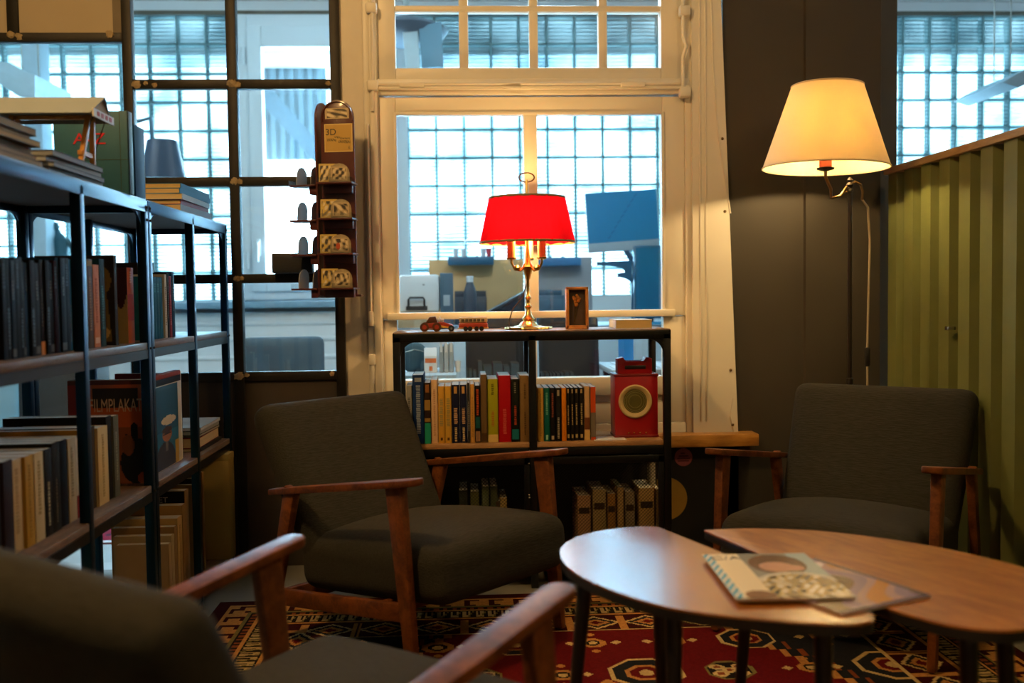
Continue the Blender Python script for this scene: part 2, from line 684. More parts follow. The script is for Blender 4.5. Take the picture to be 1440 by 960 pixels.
# ================================================================== THE SETTING
struct(MB().box(-4.2, 5.2, -2.6, 4.0, -.12, 0).build('floor', floormat))
struct(MB().box(-4.2, 5.2, 4.0, 7.45, -.12, 0).build('floor', paint('daylit_office_floor', (.52, .58, .6), rough=.35, var=.1, scale=5)))  # daylight on the office floor put into its pale colour
struct(MB().box(-4.2, 5.2, -2.6, 7.45, 3.2, 3.32).build('ceiling', ceilmat))
struct(MB().box(-4.2, 5.2, -2.72, -2.6, 0, 3.2).build('wall_front', roomwall))
struct(MB().box(-4.32, -4.2, -2.6, 4.1, 0, 3.2).build('wall_left', roomwall))
struct(MB().box(-4.32, -4.2, 4.1, 7.45, 0, 3.2).build('wall_left', whitewall))
struct(MB().box(5.2, 5.32, -2.6, 4.1, 0, 3.2).build('wall_right', roomwall))
struct(MB().box(5.2, 5.32, 4.1, 7.45, 0, 3.2).build('wall_right', whitewall))

# dividing wall at Y = 4
struct(MB().box(-.466, -.348, 4.0, 4.2, 0, 3.2).build('wall_back', cream_old))
struct(MB().box(-.348, .935, 4.0, 4.2, 2.66, 3.2).build('wall_back', cream_old))
struct(MB().box(-.348, 1.12, 4.0, 4.2, 0, .46).build('wall_back', blackwall))
struct(MB().box(-4.2, -.466, 4.0, 4.06, 2.72, 3.2).build('wall_back', beigeboard))
struct(MB().box(-4.2, -3.05, 4.0, 4.06, 0, 2.72).build('wall_back', beigeboard))
b = MB()
b.prism([(1.06, 4.0), (1.39, 4.0), (1.395, 3.985), (1.702, 3.985), (1.702, 4.34), (1.06, 4.34)], 0, 3.2)
struct(b.build('wall_right_of_window', darkwall))
struct(MB().box(1.702, 1.838, 4.14, 4.34, 0, 3.2).build('wall_end_strip', paint('grey_strip_paint', (.085, .088, .085), rough=.5)))

# cream casing right of the window, its outer edge running askew with a loose paper lip and tacks
R0, R1 = at(1013, 0, 3.99), at(1037, 608, 3.99)
b = MB()
xt = R0.x + (R0.x - R1.x) * (3.2 - R0.z) / (R0.z - R1.z)
b.prism([(.93, .505), (R1.x, .505), (xt, 3.2), (.93, 3.2)], 0, .02, M=Matrix(((1, 0, 0, 0), (0, 0, -1, 4.0), (0, 1, 0, 0), (0, 0, 0, 1))))
cas = struct(b.build('trim_1', cream))
b = MB()
for py, dx in ((195, 0), (297, 0), (520, 0), (597, 0)):
    p = at(1020 + (py - 195) * .036, py, 3.98)
    b.sphere((p.x - .012, 3.979, p.z), .006, 8)
struct(b.build('tack', bronze, cas))
b = MB()
for px0, px1 in ((.962, .966), (.985, 1.0)):
    b.box(px0 - .004, px0 + .004, 3.976, 3.982, .55, 3.2, bev=.002)
pts = [at(1000, 0, 3.98), at(1003, 100, 3.98), at(1010, 190, 3.98), at(1021, 260, 3.98), at(1027, 300, 3.98)]
b.tube([(p.x, 3.979, p.z) for p in pts], .0035, 6)
b.tube([(p.x, 3.979, p.z) for p in (at(1031, 560, 3.98), at(1027, 585, 3.98), at(1032, 607, 3.98))], .003, 6)
struct(b.build('paper_fold', cream, cas))

# ---- window between the rooms
win = struct(MB().box(-.348, -.318, 3.995, 4.14, .46, 2.66).build('window_1', cream))


def wpart(name, boxes, mat=cream, bev=.004):
    b = MB()
    for q in boxes:
        b.box(*q, bev=bev)
    return struct(b.build(name, mat, win))


ZT0, ZT1 = 1.862, 1.905       # transom
wpart('outer_frame', [(.905, .935, 3.995, 4.14, .46, 2.66), (-.318, .905, 4.0, 4.14, .46, .545), (-.318, .905, 3.995, 4.14, 2.6, 2.66)])
wpart('transom', [(-.33, .92, 3.985, 4.14, ZT0 + .006, ZT1 + .024), (-.33, .92, 3.97, 3.99, ZT0 + .022, ZT0 + .036)])
wpart('lower_sash', [(-.318, -.254, 4.005, 4.06, .98, ZT0), (.815, .905, 4.005, 4.06, .98, ZT0), (-.254, .815, 4.005, 4.06, 1.793, ZT0)])
wpart('mullion', [(.255, .309, 4.0, 4.07, .985, 1.80)])
wpart('sash_rail', [(-.3, .86, 3.985, 4.06, .978, 1.006)])
wpart('bottom_light_frame', [(-.318, -.262, 4.02, 4.07, .53, .978), (.815, .905, 4.01, 4.06, .53, .978), (.262, .300, 4.02, 4.07, .7, .978)])
wpart('bottom_rail', [(-.262, .815, 4.0, 4.08, .66, .735), (-.262, .815, 4.015, 4.08, .545, .63), (-.262, .815, 4.03, 4.07, .62, .67)])
tx = [-.249, .003, .040, .283, .318, .561, .596, .811]
tb = [(-.318, tx[0], 4.005, 4.06, 1.93, 2.6), (tx[7], .905, 4.005, 4.06, 1.93, 2.6), (tx[0], tx[7], 4.005, 4.06, 1.925, 1.976), (tx[0], tx[7], 4.01, 4.055, 2.198, 2.222), (tx[0], tx[7], 4.005, 4.06, 2.44, 2.6)]
wpart('upper_sash', tb)
wpart('glazing_bar', [(tx[i], tx[i + 1], 4.012, 4.052, 1.97, 2.45) for i in (1, 3, 5)])
wpart('glazing_bead', [(-.262, -.25, 3.998, 4.02, .99, 1.80), (.81, .822, 3.998, 4.02, .99, 1.80), (-.254, .815, 3.998, 4.02, 1.79, 1.80)], bev=.002)
for (x0, x1, z0, z1) in ((-.256, .257, 1.0, 1.797), (.307, .818, 1.0, 1.797), (-.264, .264, .73, .98), (.298, .818, .73, .98)):
    struct(MB().box(x0, x1, 4.034, 4.038, z0, z1).build('pane', pane_m, win))
for i in (0, 2, 4, 6):
    for z0, z1 in ((1.972, 2.20), (2.22, 2.442)):
        struct(MB().box(tx[i] - .003, tx[i + 1] + .003, 4.032, 4.036, z0, z1).build('pane', pane_m, win))
# closing rods with their keeps
b = MB()
b.tube([(.895, 3.972, 2.6), (.895, 3.972, 2.09), (.905, 3.965, 2.05), (.893, 3.972, 2.01), (.893, 3.972, 1.86)], .0075, 8)
b.tube([(-.345, 3.972, 2.6), (-.335, 3.97, 2.12), (-.34, 3.972, 1.80)], .0075, 8)
b.tube([(-.33, 3.966, 1.905), (.88, 3.966, 1.905)], .006, 8)
struct(b.build('closing_rod', cream, win))
for (x, z) in ((.9, 2.19), (.9, 1.87), (-.338, 2.2), (-.338, 1.9)):
    struct(MB().box(x - .022, x + .022, 3.955, 4.0, z - .02, z + .02, bev=.007).build('rod_keep', cream, win))
for (x0, x1) in ((-.235, -.135), (.64, .74)):
    struct(MB().box(x0, x1, 3.958, 3.985, 1.893, 1.912, bev=.005).build('hinge', cream, win))
struct(MB().tube([(.17, 3.965, 1.893), (.235, 3.96, 1.887), (.245, 3.96, 1.883)], [.004, .008, .004], 8).build('catch', cream, win))
# left casing with the paint-clogged rod and latch
b = MB()
b.box(-.376, -.350, 3.985, 4.0, .505, 3.2, bev=.004)
b.box(-.352, -.322, 3.975, 3.996, .505, 2.66, bev=.005)
lc = struct(b.build('trim_2', cream))
b = MB()
b.tube([(-.362, 3.972, 1.75), (-.362, 3.972, 1.01)], .006, 8)
b.box(-.372, -.352, 3.958, 3.986, .955, 1.015, bev=.006)
b.tube([(-.36, 3.972, .84), (-.36, 3.968, .70), (-.363, 3.972, .52)], .008, 8)
b.box(-.375, -.348, 3.96, 3.985, .80, .845, bev=.006)
struct(b.build('bolt_rod', cream, lc))
# oak sill board and decals on the black wall below
struct(MB().box(-.45, 1.176, 3.902, 4.0, .457, .505, bev=.003).build('trim_3', oakboard))
b = MB()
b.lathe([(.001, 0), (.0365, 0), (.0365, .002), (.001, .002)], n=32, M=Matrix.Translation((.892, 3.999, .402)) @ Matrix.Rotation(radians(90), 4, 'X'))
st = b.build('sticker', paint('dusty_pink_sticker', (.42, .11, .13), rough=.5))
tag(st, 'small round dusty pink sticker on the black wall under the sill', 'sticker')
b = MB()
for z, x0, x1 in ((.416, -.012, .006), (.405, -.02, .02), (.394, -.026, .026), (.385, -.024, .022)):
    b.box(.892 + x0, .892 + x1, 3.9958, 3.9972, z, z + .005)
b.build('sticker_print', paint('sticker_ink', (.12, .02, .04), rough=.6), st)
b = MB()
b.lathe([(.001, 0), (.088, 0), (.088, .003), (.001, .003)], n=48, M=Matrix.Translation((.818, 3.999, .233)) @ Matrix.Rotation(radians(90), 4, 'X'))
tag(b.build('wall_disc', paint('mustard_disc', (.50, .30, .045), rough=.55)), 'large mustard yellow disc on the black wall half behind the low shelf', 'disc')

# ---- steel partition on the left
part = struct(MB().box(-1.303, -1.266, 3.975, 4.02, 0, 2.72, bev=.003).build('window_2', rawsteel))


def sbar(boxes, name, mat=rawsteel, bev=.003):
    for q in boxes:
        struct(MB().box(*q, bev=bev).build(name, mat, part))


sbar([(-.905, -.866, 3.975, 4.02, 0, 2.72), (-.504, -.466, 3.975, 4.02, 0, 2.72), (-3.05, -3.01, 3.975, 4.02, 0, 2.72)], 'steel_post')
for (xa, xb) in ((-1.266, -.905), (-.866, -.504)):
    sbar([(xa, xb, 3.978, 4.018, z, z + .036) for z in (1.892, 1.513, 1.132, .745)] + [(xa, xb, 3.978, 4.018, 2.27, 2.306)], 'steel_bar')
    struct(MB().box(xa, xb, 3.99, 4.01, 0, .75).build('lower_panel', browndark, part))
    for z0, z1 in ((.781, 1.132), (1.168, 1.513), (1.549, 1.892), (1.928, 2.27)):
        struct(MB().box(xa - .002, xb + .002, 3.996, 4.0, z0 - .002, z1 + .002).build('pane', steelpane, part))
    struct(MB().box(xa, xb, 3.99, 4.01, 2.3, 2.72).build('upper_panel', beigeboard, part))
sbar([(-3.01, -1.303, 3.978, 4.018, 2.072, 2.108), (-1.737, -1.694, 3.978, 4.018, 2.108, 2.72)], 'steel_bar')
struct(MB().box(-1.694, -1.337, 3.99, 4.005, 2.108, 2.72).build('upper_panel', beigeboard, part))
struct(MB().box(-3.01, -1.737, 3.99, 4.005, 2.108, 2.72).build('upper_panel', beigeboard, part))
struct(MB().box(-1.337, -1.303, 3.985, 4.005, 2.108, 2.72).build('upper_strip', paint('brown_strip', (.13, .10, .06)), part))
struct(MB().box(-3.01, -1.303, 3.996, 4.0, .03, 2.072).build('pane', steelpane, part))
# torn scraps of tan tape at the joints
for (x, z, s) in ((-1.25, 1.908, .032), (-.886, 1.91, .034), (-.862, 1.905, .026), (-.512, 1.91, .02), (-.884, 1.531, .028), (-.862, 1.53, .022), (-.885, 1.15, .024), (-.865, 1.152, .018), (-.885, .765, .036), (-.855, .77, .018), (-.52, .77, .022), (-1.72, 2.098, .03), (-1.69, 2.092, .028), (-1.345, 2.10, .03), (-1.215, 1.912, .016), (-1.18, 1.905, .02)):
    b = MB()
    s *= .48
    b.sphere((0, 0, 0), s, 12, (1, .22, .8))
    for v in b.bm.verts:
        v.co += Vector((random.uniform(-1, 1), random.uniform(-.25, .25), random.uniform(-1, 1))) * s * .42
        v.co += Vector((x, 3.974, z))
    struct(b.build('tape_scrap', tanpatch, part))

# ---- far daylight wall of glass blocks
BY, PIT = 7.3, .2035
ZTOP, NROW = 3.10, 10
ZB = ZTOP - NROW * PIT
mort = cloth_shade('pale_mortar', (.34, .46, .46), (.34, .50, .51), .5, weave=30)


def block_field(name, x0, ncol):
    b = MB()
    for i in range(ncol):
        for j in range(NROW):
            xa, za = x0 + i * PIT, ZB + j * PIT
            b.box(xa + .004, xa + PIT - .004, BY + .002, BY + .078, za + .004, za + PIT - .004, bev=.010, seg=1)
    return struct(b.build(name, glass_block_mat(x0, ZB, PIT), sharp=25))


def mortar(name, x0, ncol):
    b = MB()
    for i in range(ncol + 1):
        b.box(x0 + i * PIT - .006, x0 + i * PIT + .006, BY + .006, BY + .08, ZB, ZTOP)
    for j in range(NROW + 1):
        b.box(x0, x0 + ncol * PIT, BY + .006, BY + .08, ZB + j * PIT - .005, ZB + j * PIT + .005)
    return struct(b.build(name, mort))


XL = -1.60
nl = 13
block_field('window_3', XL - nl * PIT, nl)
mortar('wall_joint_left', XL - nl * PIT, nl)
XR = -.375
nr = 27
block_field('window_4', XR, nr)
mortar('wall_joint_right', XR, nr)
struct(MB().box(-4.2, 5.2, BY, 7.45, 0, ZB).build('wall_far', whitewall))
struct(MB().box(-4.2, 5.2, BY - .02, 7.45, ZTOP, 3.128).build('wall_far', paint('dark_lintel', (.10, .085, .06), rough=.7)))
struct(MB().box(-4.2, 5.2, BY, 7.45, 3.128, 3.2).build('wall_far', whitewall))
# casement between the block fields
cw = struct(MB().box(XL, XL + .10, BY - .03, 7.42, ZB, ZTOP, bev=.006).build('window_5', white_p))
for q in ((XR - .10, XR, BY - .03, 7.42, ZB, ZTOP), (XL + .1, XR - .1, BY - .03, 7.42, ZTOP - .09, ZTOP), (XL + .1, XR - .1, BY - .03, 7.42, ZB, ZB + .06)):
    struct(MB().box(*q, bev=.006).build('frame', white_p, cw))
for q in ((XL + .10, XL + .20, BY - .06, BY + .02, ZB + .06, ZTOP - .09), (XR - .2, XR - .1, BY - .06, BY + .02, ZB + .06, ZTOP - .09), (XL + .2, XR - .2, BY - .06, BY + .02, ZTOP - .24, ZTOP - .09), (XL + .2, XR - .2, BY - .06, BY + .02, ZB + .06, ZB + .14)):
    struct(MB().box(*q, bev=.008).build('sash', white_p, cw))
struct(MB().box(XL + .195, XR - .195, BY - .02, BY - .015, ZB + .13, ZTOP - .23).build('pane', pane_m, cw))
b = MB()
b.box(XL + .135, XL + .165, BY - .085, BY - .06, 1.38, 1.5, bev=.006)
b.tube([(XL + .15, BY - .08, 1.47), (XL + .15, BY - .115, 1.47), (XL + .15, BY - .115, 1.34)], .011, 8)
struct(b.build('handle', white_p, cw))
b = MB()
for z in (1.35, 2.8):
    b.tube([(XL + .07, BY - .045, z - .06), (XL + .07, BY - .045, z + .06)], .016, 10)
struct(b.build('hinge', white_p, cw))
# ledge along the far wall
struct(MB().box(-4.2, -.2, BY - .30, BY, ZB - .055, ZB - .01, bev=.004).build('trim_4', paint('blue_grey_ledge', (.20, .33, .42), rough=.5)))
# outside: eave over the glass, stair stringer and corrugated siding across the yard
struct(MB().box(-6, 7, 7.75, 8.2, 2.93, 3.5).build('wall_outside_eave', paint('eave_render', (.30, .33, .33), rough=.8)))
stair = MB()
stair.bar((-1.70, 8.0, 2.88), (-.55, 8.0, 1.56), .05, .13, side=(0, 1, 0))
struct(stair.build('trim_outside_stair_stringer', paint('galvanised_stringer', (.06, .10, .13), rough=.5)))
b = MB()
for i in range(9):
    x = -1.75 + i * .075
    b.box(x, x + .04, 8.22, 8.26, 2.2, 3.3)
    b.box(x + .04, x + .075, 8.24, 8.28, 2.2, 3.3)
struct(b.build('wall_outside_siding', paint('pale_siding', (.12, .17, .20), rough=.6)))

# ---- green sheet-metal partition on the right, wooden cap
b = MB()
XP = 1.752
prof = []
y = 3.97
while y > -1.6:
    for (dy, dx) in ((0, .0), (-.014, -.029), (-.090, -.029), (-.104, 0)):
        prof.append((XP + dx, y + dy))
    y -= .143
n = len(prof)
f = [b.bm.verts.new((p[0], p[1], 0)) for p in prof] + [b.bm.verts.new((p[0], p[1], 1.536)) for p in prof]
bk = [b.bm.verts.new((p[0] + .004, p[1], 0)) for p in prof] + [b.bm.verts.new((p[0] + .004, p[1], 1.536)) for p in prof]
for i in range(n - 1):
    b.bm.faces.new((f[i], f[i + 1], f[n + i + 1], f[n + i]))
    b.bm.faces.new((bk[i + 1], bk[i], bk[n + i], bk[n + i + 1]))
    b.bm.faces.new((f[n + i], f[n + i + 1], bk[n + i + 1], bk[n + i]))
gp = struct(b.build('wall_partition', paint('olive_green_enamel', (.155, .172, .052), rough=.42, var=.2, scale=9, bump=.08), sharp=20))
gp['label'] = 'olive green corrugated metal partition on the right'
struct(MB().box(XP - .042, XP + .05, -1.6, 3.975, 1.536, 1.562, bev=.003).build('trim_5', wood('pine_cap', (.42, .25, .11), (.6, .40, .2), (7, 1, 7), rough=.5)))
b = MB()
b.box(XP - .06, XP - .03, 3.395, 3.42, .928, .942, bev=.003)
struct(b.build('bolt', chrome, gp))
# ================================================================== RUG
def make_rug():
    X0, X1, Y0, Y1 = -.862, 1.62, .45, 3.492
    W, H = X1 - X0, Y1 - Y0
    cell = .0065
    nx, ny = int(W / cell), int(H / cell)
    xs = (np.arange(nx) + .5) * cell
    ys = (np.arange(ny) + .5) * cell          # from the far edge toward the camera
    U, V = np.meshgrid(xs, ys)
    D = np.minimum(np.minimum(U, W - U), np.minimum(V, H - V))
    # coordinate running along the nearest edge
    horiz = np.minimum(V, H - V) < np.minimum(U, W - U)
    T = np.where(horiz, U, V)
    red, deep, tan_, cream_, dark, olive, brown, navy = [np.array(hx(c)) for c in ('#580a0e', '#330709', '#b07c40', '#bfa56e', '#17100f', '#6d6334', '#7b3f1f', '#1b1d22')]
    A = np.empty((ny, nx, 3))
    A[:] = red

    def put(mask, col):
        A[mask] = col
    put(D < .045, deep)
    put((D >= .045) & (D < .052), tan_)
    # wide tan band with dark hooked figures
    band = (D >= .052) & (D < .135)
    put(band, tan_)
    q = (T % .085) / .085
    d = (D - .052) / .083
    hook = ((q < .22) & (d > .06) & (d < .95)) | ((q < .62) & (d > .06) & (d < .25)) | ((q < .5) & (d > .72) & (d < .9))
    put(band & hook, deep)
    put(band & (d > .9), olive)
    # bead band
    bead = (D >= .135) & (D < .165)
    put(bead, dark)
    put(bead & ((T % .03) < .016) & (D > .141) & (D < .160), brown)
    put((D >= .165) & (D < .174), tan_)
    # ladder band
    lad = (D >= .174) & (D < .245)
    put(lad, dark)
    q = (T % .042) / .042
    d = (D - .174) / .071
    put(lad & (q > .15) & (q < .8) & (d > .1) & (d < .9), cream_ * .75)
    put(lad & (q > .38) & (q < .58) & (d > .1) & (d < .62), dark)
    put(lad & (((T % .042) / .042 + d * .5) % 1 < .12), olive)
    put((D >= .245) & (D < .258), tan_)
    put((D >= .258) & (D < .27), deep)
    # inner guard with rosettes
    g = (D >= .27) & (D < .40)
    put(g, deep)
    q = (T % .17) - .085
    d = D - .335
    r = np.abs(q) * .75 + np.abs(d)
    put(g & (r < .062), cream_)
    put(g & (r < .05), navy)
    put(g & (r < .034), tan_)
    put(g & (r < .018), red)
    put(g & (np.abs(np.abs(q) - .078) < .006), tan_)
    put((D >= .40) & (D < .412), cream_)
    # field
    F = D >= .412
    put(F, red)
    # stepped key line in tan
    cx, cy = W * .5, H * .5
    step = np.floor(np.abs(V - cy) / .06) * .06
    e = np.abs(U - cx) - (W * .5 - .56 - .45 * np.maximum(0, step - .55))
    put(F & (np.abs(e) < .012), tan_)
    put(F & (e > .012), navy)
    put(F & (np.abs(e - .05) < .008), brown)
    # scattered octagon medallions
    rng = np.random.default_rng(3)

    def octag(mx, my, R, cols):
        a, b = np.abs(U - mx), np.abs(V - my)
        o = np.maximum(np.maximum(a, b), (a + b) * .72)
        for f, c in cols:
            put(F & (o < R * f), c)
    for k in range(-4, 5):
        for m in range(-5, 6):
            mx, my = cx + k * .235 + (.117 if m % 2 else 0), cy + m * .25
            R = .085 if (k + m) % 3 else .105
            if (k * 2 + m) % 3 == 0:
                octag(mx, my, R, ((1, cream_), (.88, navy), (.55, tan_), (.42, red), (.2, cream_)))
            elif (k + m) % 3 == 1:
                octag(mx, my, R * .8, ((1, olive), (.86, dark)))
                for (ox, oy) in ((-.03, -.025), (.03, -.025), (-.03, .025), (.03, .025), (0, 0)):
                    octag(mx + ox, my + oy, .02, ((1, cream_), (.5, brown)))
            else:
                octag(mx, my, R * .45, ((1, tan_), (.6, dark), (.35, cream_)))
                for s in (-1, 1):
                    put(F & (np.abs(U - mx - s * .07) + np.abs(V - my) < .018), cream_)
                    put(F & (np.abs(U - mx) + np.abs(V - my - s * .07) < .016), tan_)
    # big centre medallion outline
    a, b = np.abs(U - cx), np.abs(V - cy)
    o = np.floor((a + b * .8) / .03) * .03
    put(F & (np.abs(o - .54) < .012), tan_)
    # wool speckle
    A *= (0.86 + .28 * rng.random((ny, nx, 1)))
    M = Matrix.Translation(((X0 + X1) / 2, (Y0 + Y1) / 2, .010))
    o = painted('persian_rug', W, H, A, printed_mat('knotted_wool', rough=.95, spec=.1, bump=.4), None, M, thick=.0098)
    tag(o, 'red and tan patterned oriental rug on the floor under chairs and tables', 'rug')


make_rug()

# ================================================================== ARMCHAIRS


def make_armchair():
    t = thing('armchair', 'dark grey wool armchair with teak frame left of the coffee tables, before the low shelf', 'armchair', group='lounge armchairs')
    seat = MB().cushion(.287, .308, .080, .05, bulge=.045, M=Matrix.Translation((0, .112, .276)) @ Matrix.Rotation(radians(5), 4, 'X'), cuts=15).build('seat', fabric, t)
    th = atan2(.235, .45)
    M = Matrix.Translation((0, -.245, .485)) @ Matrix.Rotation(th, 4, 'X') @ Matrix.Rotation(radians(90), 4, 'X')
    MB().cushion(.297, .262, .05, .045, bulge=.018, M=M, cuts=15, taper=.045).build('backrest', fabric, t)
    for s in (-1, 1):
        # arm: long flat paddle, front end rounded, sloping back
        b = MB()
        P = []
        for k in range(9):
            a = pi * k / 8
            P.append((s * .320 + .029 * cos(a), .355 + .022 * sin(a)))
        P += [(s * .320 - .027, .1), (s * .320 - .019, -.26), (s * .320 + .019, -.26), (s * .320 + .027, .1)]
        b.prism(P, -.0095, .0095, bev=.004)
        for v in b.bm.verts:
            v.co.z += .564 + (v.co.y - .36) * .155
        b.build('armrest', teak, t)
        b = MB()
        b.bar((s * .320, .285, .548), (s * .320, .345, .0), .030, .062, side=(1, 0, 0), w1=.024, h1=.036, bev=.006)
        b.build('leg', teak, t)
        b = MB()
        b.bar((s * .320, -.165, .490), (s * .320, -.30, .0), .028, .052, side=(1, 0, 0), w1=.024, h1=.034, bev=.006)
        b.build('leg', teak, t)
        b = MB()
        b.bar((s * .318, .325, .205), (s * .318, -.235, .148), .024, .050, side=(1, 0, 0), bev=.005)
        b.build('side_rail', teak, t)
    for (y, z) in ((.20, .185), (-.215, .150)):
        MB().box(-.317, .317, y - .012, y + .012, z - .025, z + .025, bev=.004).build('cross_rail', teak, t)
    return t


ac = make_armchair()


def face(o, fx, fy):
    return atan2(-fx, fy)


ac.location = (-.177, 3.106, .0135)
ac.rotation_euler = (0, 0, face(ac, .73, -.68))
dup(ac, (1.245, 3.118, .0135), face(ac, -.62, -.785), 'dark grey wool armchair with teak frame in front of the green corrugated partition')
dup(ac, (-.319, 1.534, .0135), face(ac, .62, .785), 'dark grey wool armchair nearest the camera, seen from behind')

# ================================================================== COFFEE TABLES
blk = paint('black_lacquer', (.013, .012, .012), rough=.4, var=.2)


def leaf_table(label, curve, legs, grain, veneer):
    cx = sum(p[0] for p in curve) / len(curve)
    cy = sum(p[1] for p in curve) / len(curve)
    t = thing('coffee_table', label, 'coffee table', (cx, cy, .0), grain, 'pair of leaf shaped tables')
    R = Matrix.Rotation(-grain, 4, 'Z')
    P = [R @ Vector((p.x - cx, p.y - cy, 0)) for p in catmull([(a, b, 0) for a, b in curve], 7)]
    P = [(p.x, p.y) for p in P]
    ar = sum(P[i][0] * P[(i + 1) % len(P)][1] - P[(i + 1) % len(P)][0] * P[i][1] for i in range(len(P)))
    if ar < 0:
        P.reverse()
    MB().prism(P, .5255, .530, bev=.001).build('tabletop', veneer, t, sharp=30)
    MB().prism([(p[0] * .997, p[1] * .997) for p in P], .508, .5257, bev=.002).build('table_edge', blk, t)
    for (x, y, dx, dy) in legs:
        a = R @ Vector((x - cx, y - cy, .51))
        c = R @ Vector((x + dx - cx, y + dy - cy, .010))
        MB().tube([a, c], [.016, .010], 12).build('leg', blk, t)
    return t


leaf_table('leaf shaped oak coffee table on the left, reflecting the window',
           [(.444, 2.263), (.385, 2.262), (.317, 2.241), (.262, 2.200), (.223, 2.145), (.197, 2.062), (.202, 1.934), (.253, 1.798), (.356, 1.663), (.515, 1.585), (.615, 1.560), (.652, 1.566), (.672, 1.590), (.668, 1.625)],
           [(.245, 2.0, -.05, .0), (.365, 1.72, -.005, -.02), (.60, 1.63, .0, -.01), (.42, 2.15, .02, .04)], radians(-55), tablegloss)
leaf_table('leaf shaped oak coffee table on the right, before the far armchair',
           [(.541, 2.217), (.656, 2.222), (.792, 2.184), (.893, 2.113), (.975, 2.031), (1.04, 1.932), (1.078, 1.845), (1.09, 1.74), (1.055, 1.63), (.98, 1.55), (.881, 1.512), (.825, 1.512), (.770, 1.545), (.715, 1.628)],
           [(.835, 1.60, .005, -.02), (.95, 1.70, .02, -.02), (.62, 2.12, -.03, .03)], radians(-62), tablewood)

# ---- magazines on the tables


def magazine(name, label, c, ax, w, h, arr, z, parent_group):
    t = thing(name, label, 'magazine', (c[0], c[1], z), atan2(ax[1], ax[0]), parent_group)
    MB().box(-w / 2 + .002, w / 2 - .002, -h / 2 + .002, h / 2 - .002, 0, .0042).build('page_block', pages_m, t)
    painted('cover', w, h, arr, gloss_m, t, Matrix.Translation((0, 0, .0049)), thick=.0006)
    return t


def cover_a():
    ny, nx = 150, 106
    U, V = np.meshgrid((np.arange(nx) + .5) / nx, (np.arange(ny) + .5) / ny)
    A = np.empty((ny, nx, 3))
    pal = dict(c='#efe2c4', b='#5aa6cc', g='#8c8f8e', k='#3b352e', s='#c79a86', w='#ece9dd', y='#b9a36a', br='#6b4b33')
    pal = {k: np.array(hx(v)) for k, v in pal.items()}
    A[:] = pal['g'] * .8
    A[(U > .34)] = pal['g']
    sky = (U > .8) & (V < .55)
    A[sky] = np.array(hx('#9fb4bd'))
    hd = ((U - .63) / .26) ** 2 + ((V - .27) / .24) ** 2 < 1
    A[hd] = pal['br']
    fc = ((U - .60) / .16) ** 2 + ((V - .33) / .11) ** 2 < 1
    A[fc] = pal['s']
    A[((U - .74) / .1) ** 2 + ((V - .36) / .06) ** 2 < 1] = pal['s']
    ring = ((U - .66) / .42) ** 2 + ((V - .80) / .34) ** 2
    A[(ring < 1.0) & (U > .3)] = pal['w'] * .8
    A[(ring < .8) & (U > .3)] = pal['y']
    bl = np.sin(U * 41 + np.sin(V * 23) * 2) * np.sin(V * 33 + np.sin(U * 17) * 2)
    A[(ring < .8) & (bl > .25) & (U > .3)] = pal['k']
    A[(ring < .8) & (bl < -.45) & (U > .3)] = pal['w']
    A[U < .34] = pal['c']
    A[U < .085] = pal['b']
    A[(U < .085) & (np.sin(V * 60 + U * 90) > .5)] = pal['w']
    A[((U - .23) / .13) ** 2 + ((V - .93) / .10) ** 2 < 1] = pal['br'] * 1.4
    A[(V > .985)] = pal['k']
    return A


def cover_b():
    ny, nx = 140, 100
    U, V = np.meshgrid((np.arange(nx) + .5) / nx, (np.arange(ny) + .5) / ny)
    A = np.empty((ny, nx, 3))
    A[:] = np.array(hx('#8d7a92'))
    q = np.sin(U * 6 + V * 4 + np.sin(V * 9))
    A[q > .3] = np.array(hx('#a98a8c'))
    A[q > .8] = np.array(hx('#b7803f'))
    A[q < -.6] = np.array(hx('#6a5640'))
    A[((U - .72) / .2) ** 2 + ((V - .12) / .08) ** 2 < 1] = np.array(hx('#d7cfe0'))
    A[(U > .95) | (V > .96)] = np.array(hx('#51405c'))
    return A


ex = Vector((.211, -.008)).normalized()
m1 = magazine('magazine', 'open-faced glossy magazine with a cream left strip and a portrait, on top', (.572, 1.812), (ex.x, ex.y), .207, .297, cover_a(), .5362, 'magazines on the coffee tables')
a2 = Vector((.115, -.262)).normalized()
magazine('magazine', 'purple and orange glossy magazine half under the cream striped one', (.658, 1.765), (-a2.y, a2.x), .212, .285, cover_b(), .5305, 'magazines on the coffee tables')
text('masthead', 'C/A', .036, paint('masthead_ink', (.10, .09, .08)), m1, Matrix.Translation((-.062, .118, .0052)), sx=1.0)
# ================================================================== LOW SHELF UNIT UNDER THE WINDOW
SX0, SX1, SXM = -.252, .756, .250
SF, SB = 3.585, 3.893          # front / back


def corner_gusset(b, cx, cz, sx, sz, y0, y1, r=.062):
    """concave quarter-round web in an upper corner"""
    P = [(cx, cz)]
    for k in range(9):
        a = (pi / 2) * k / 8
        P.append((cx + sx * (r - r * sin(a)), cz + sz * (r - r * cos(a))))
    b.prism(P, y0, y1, M=Matrix(((1, 0, 0, 0), (0, 0, 1, 0), (0, 1, 0, 0), (0, 0, 0, 1))))


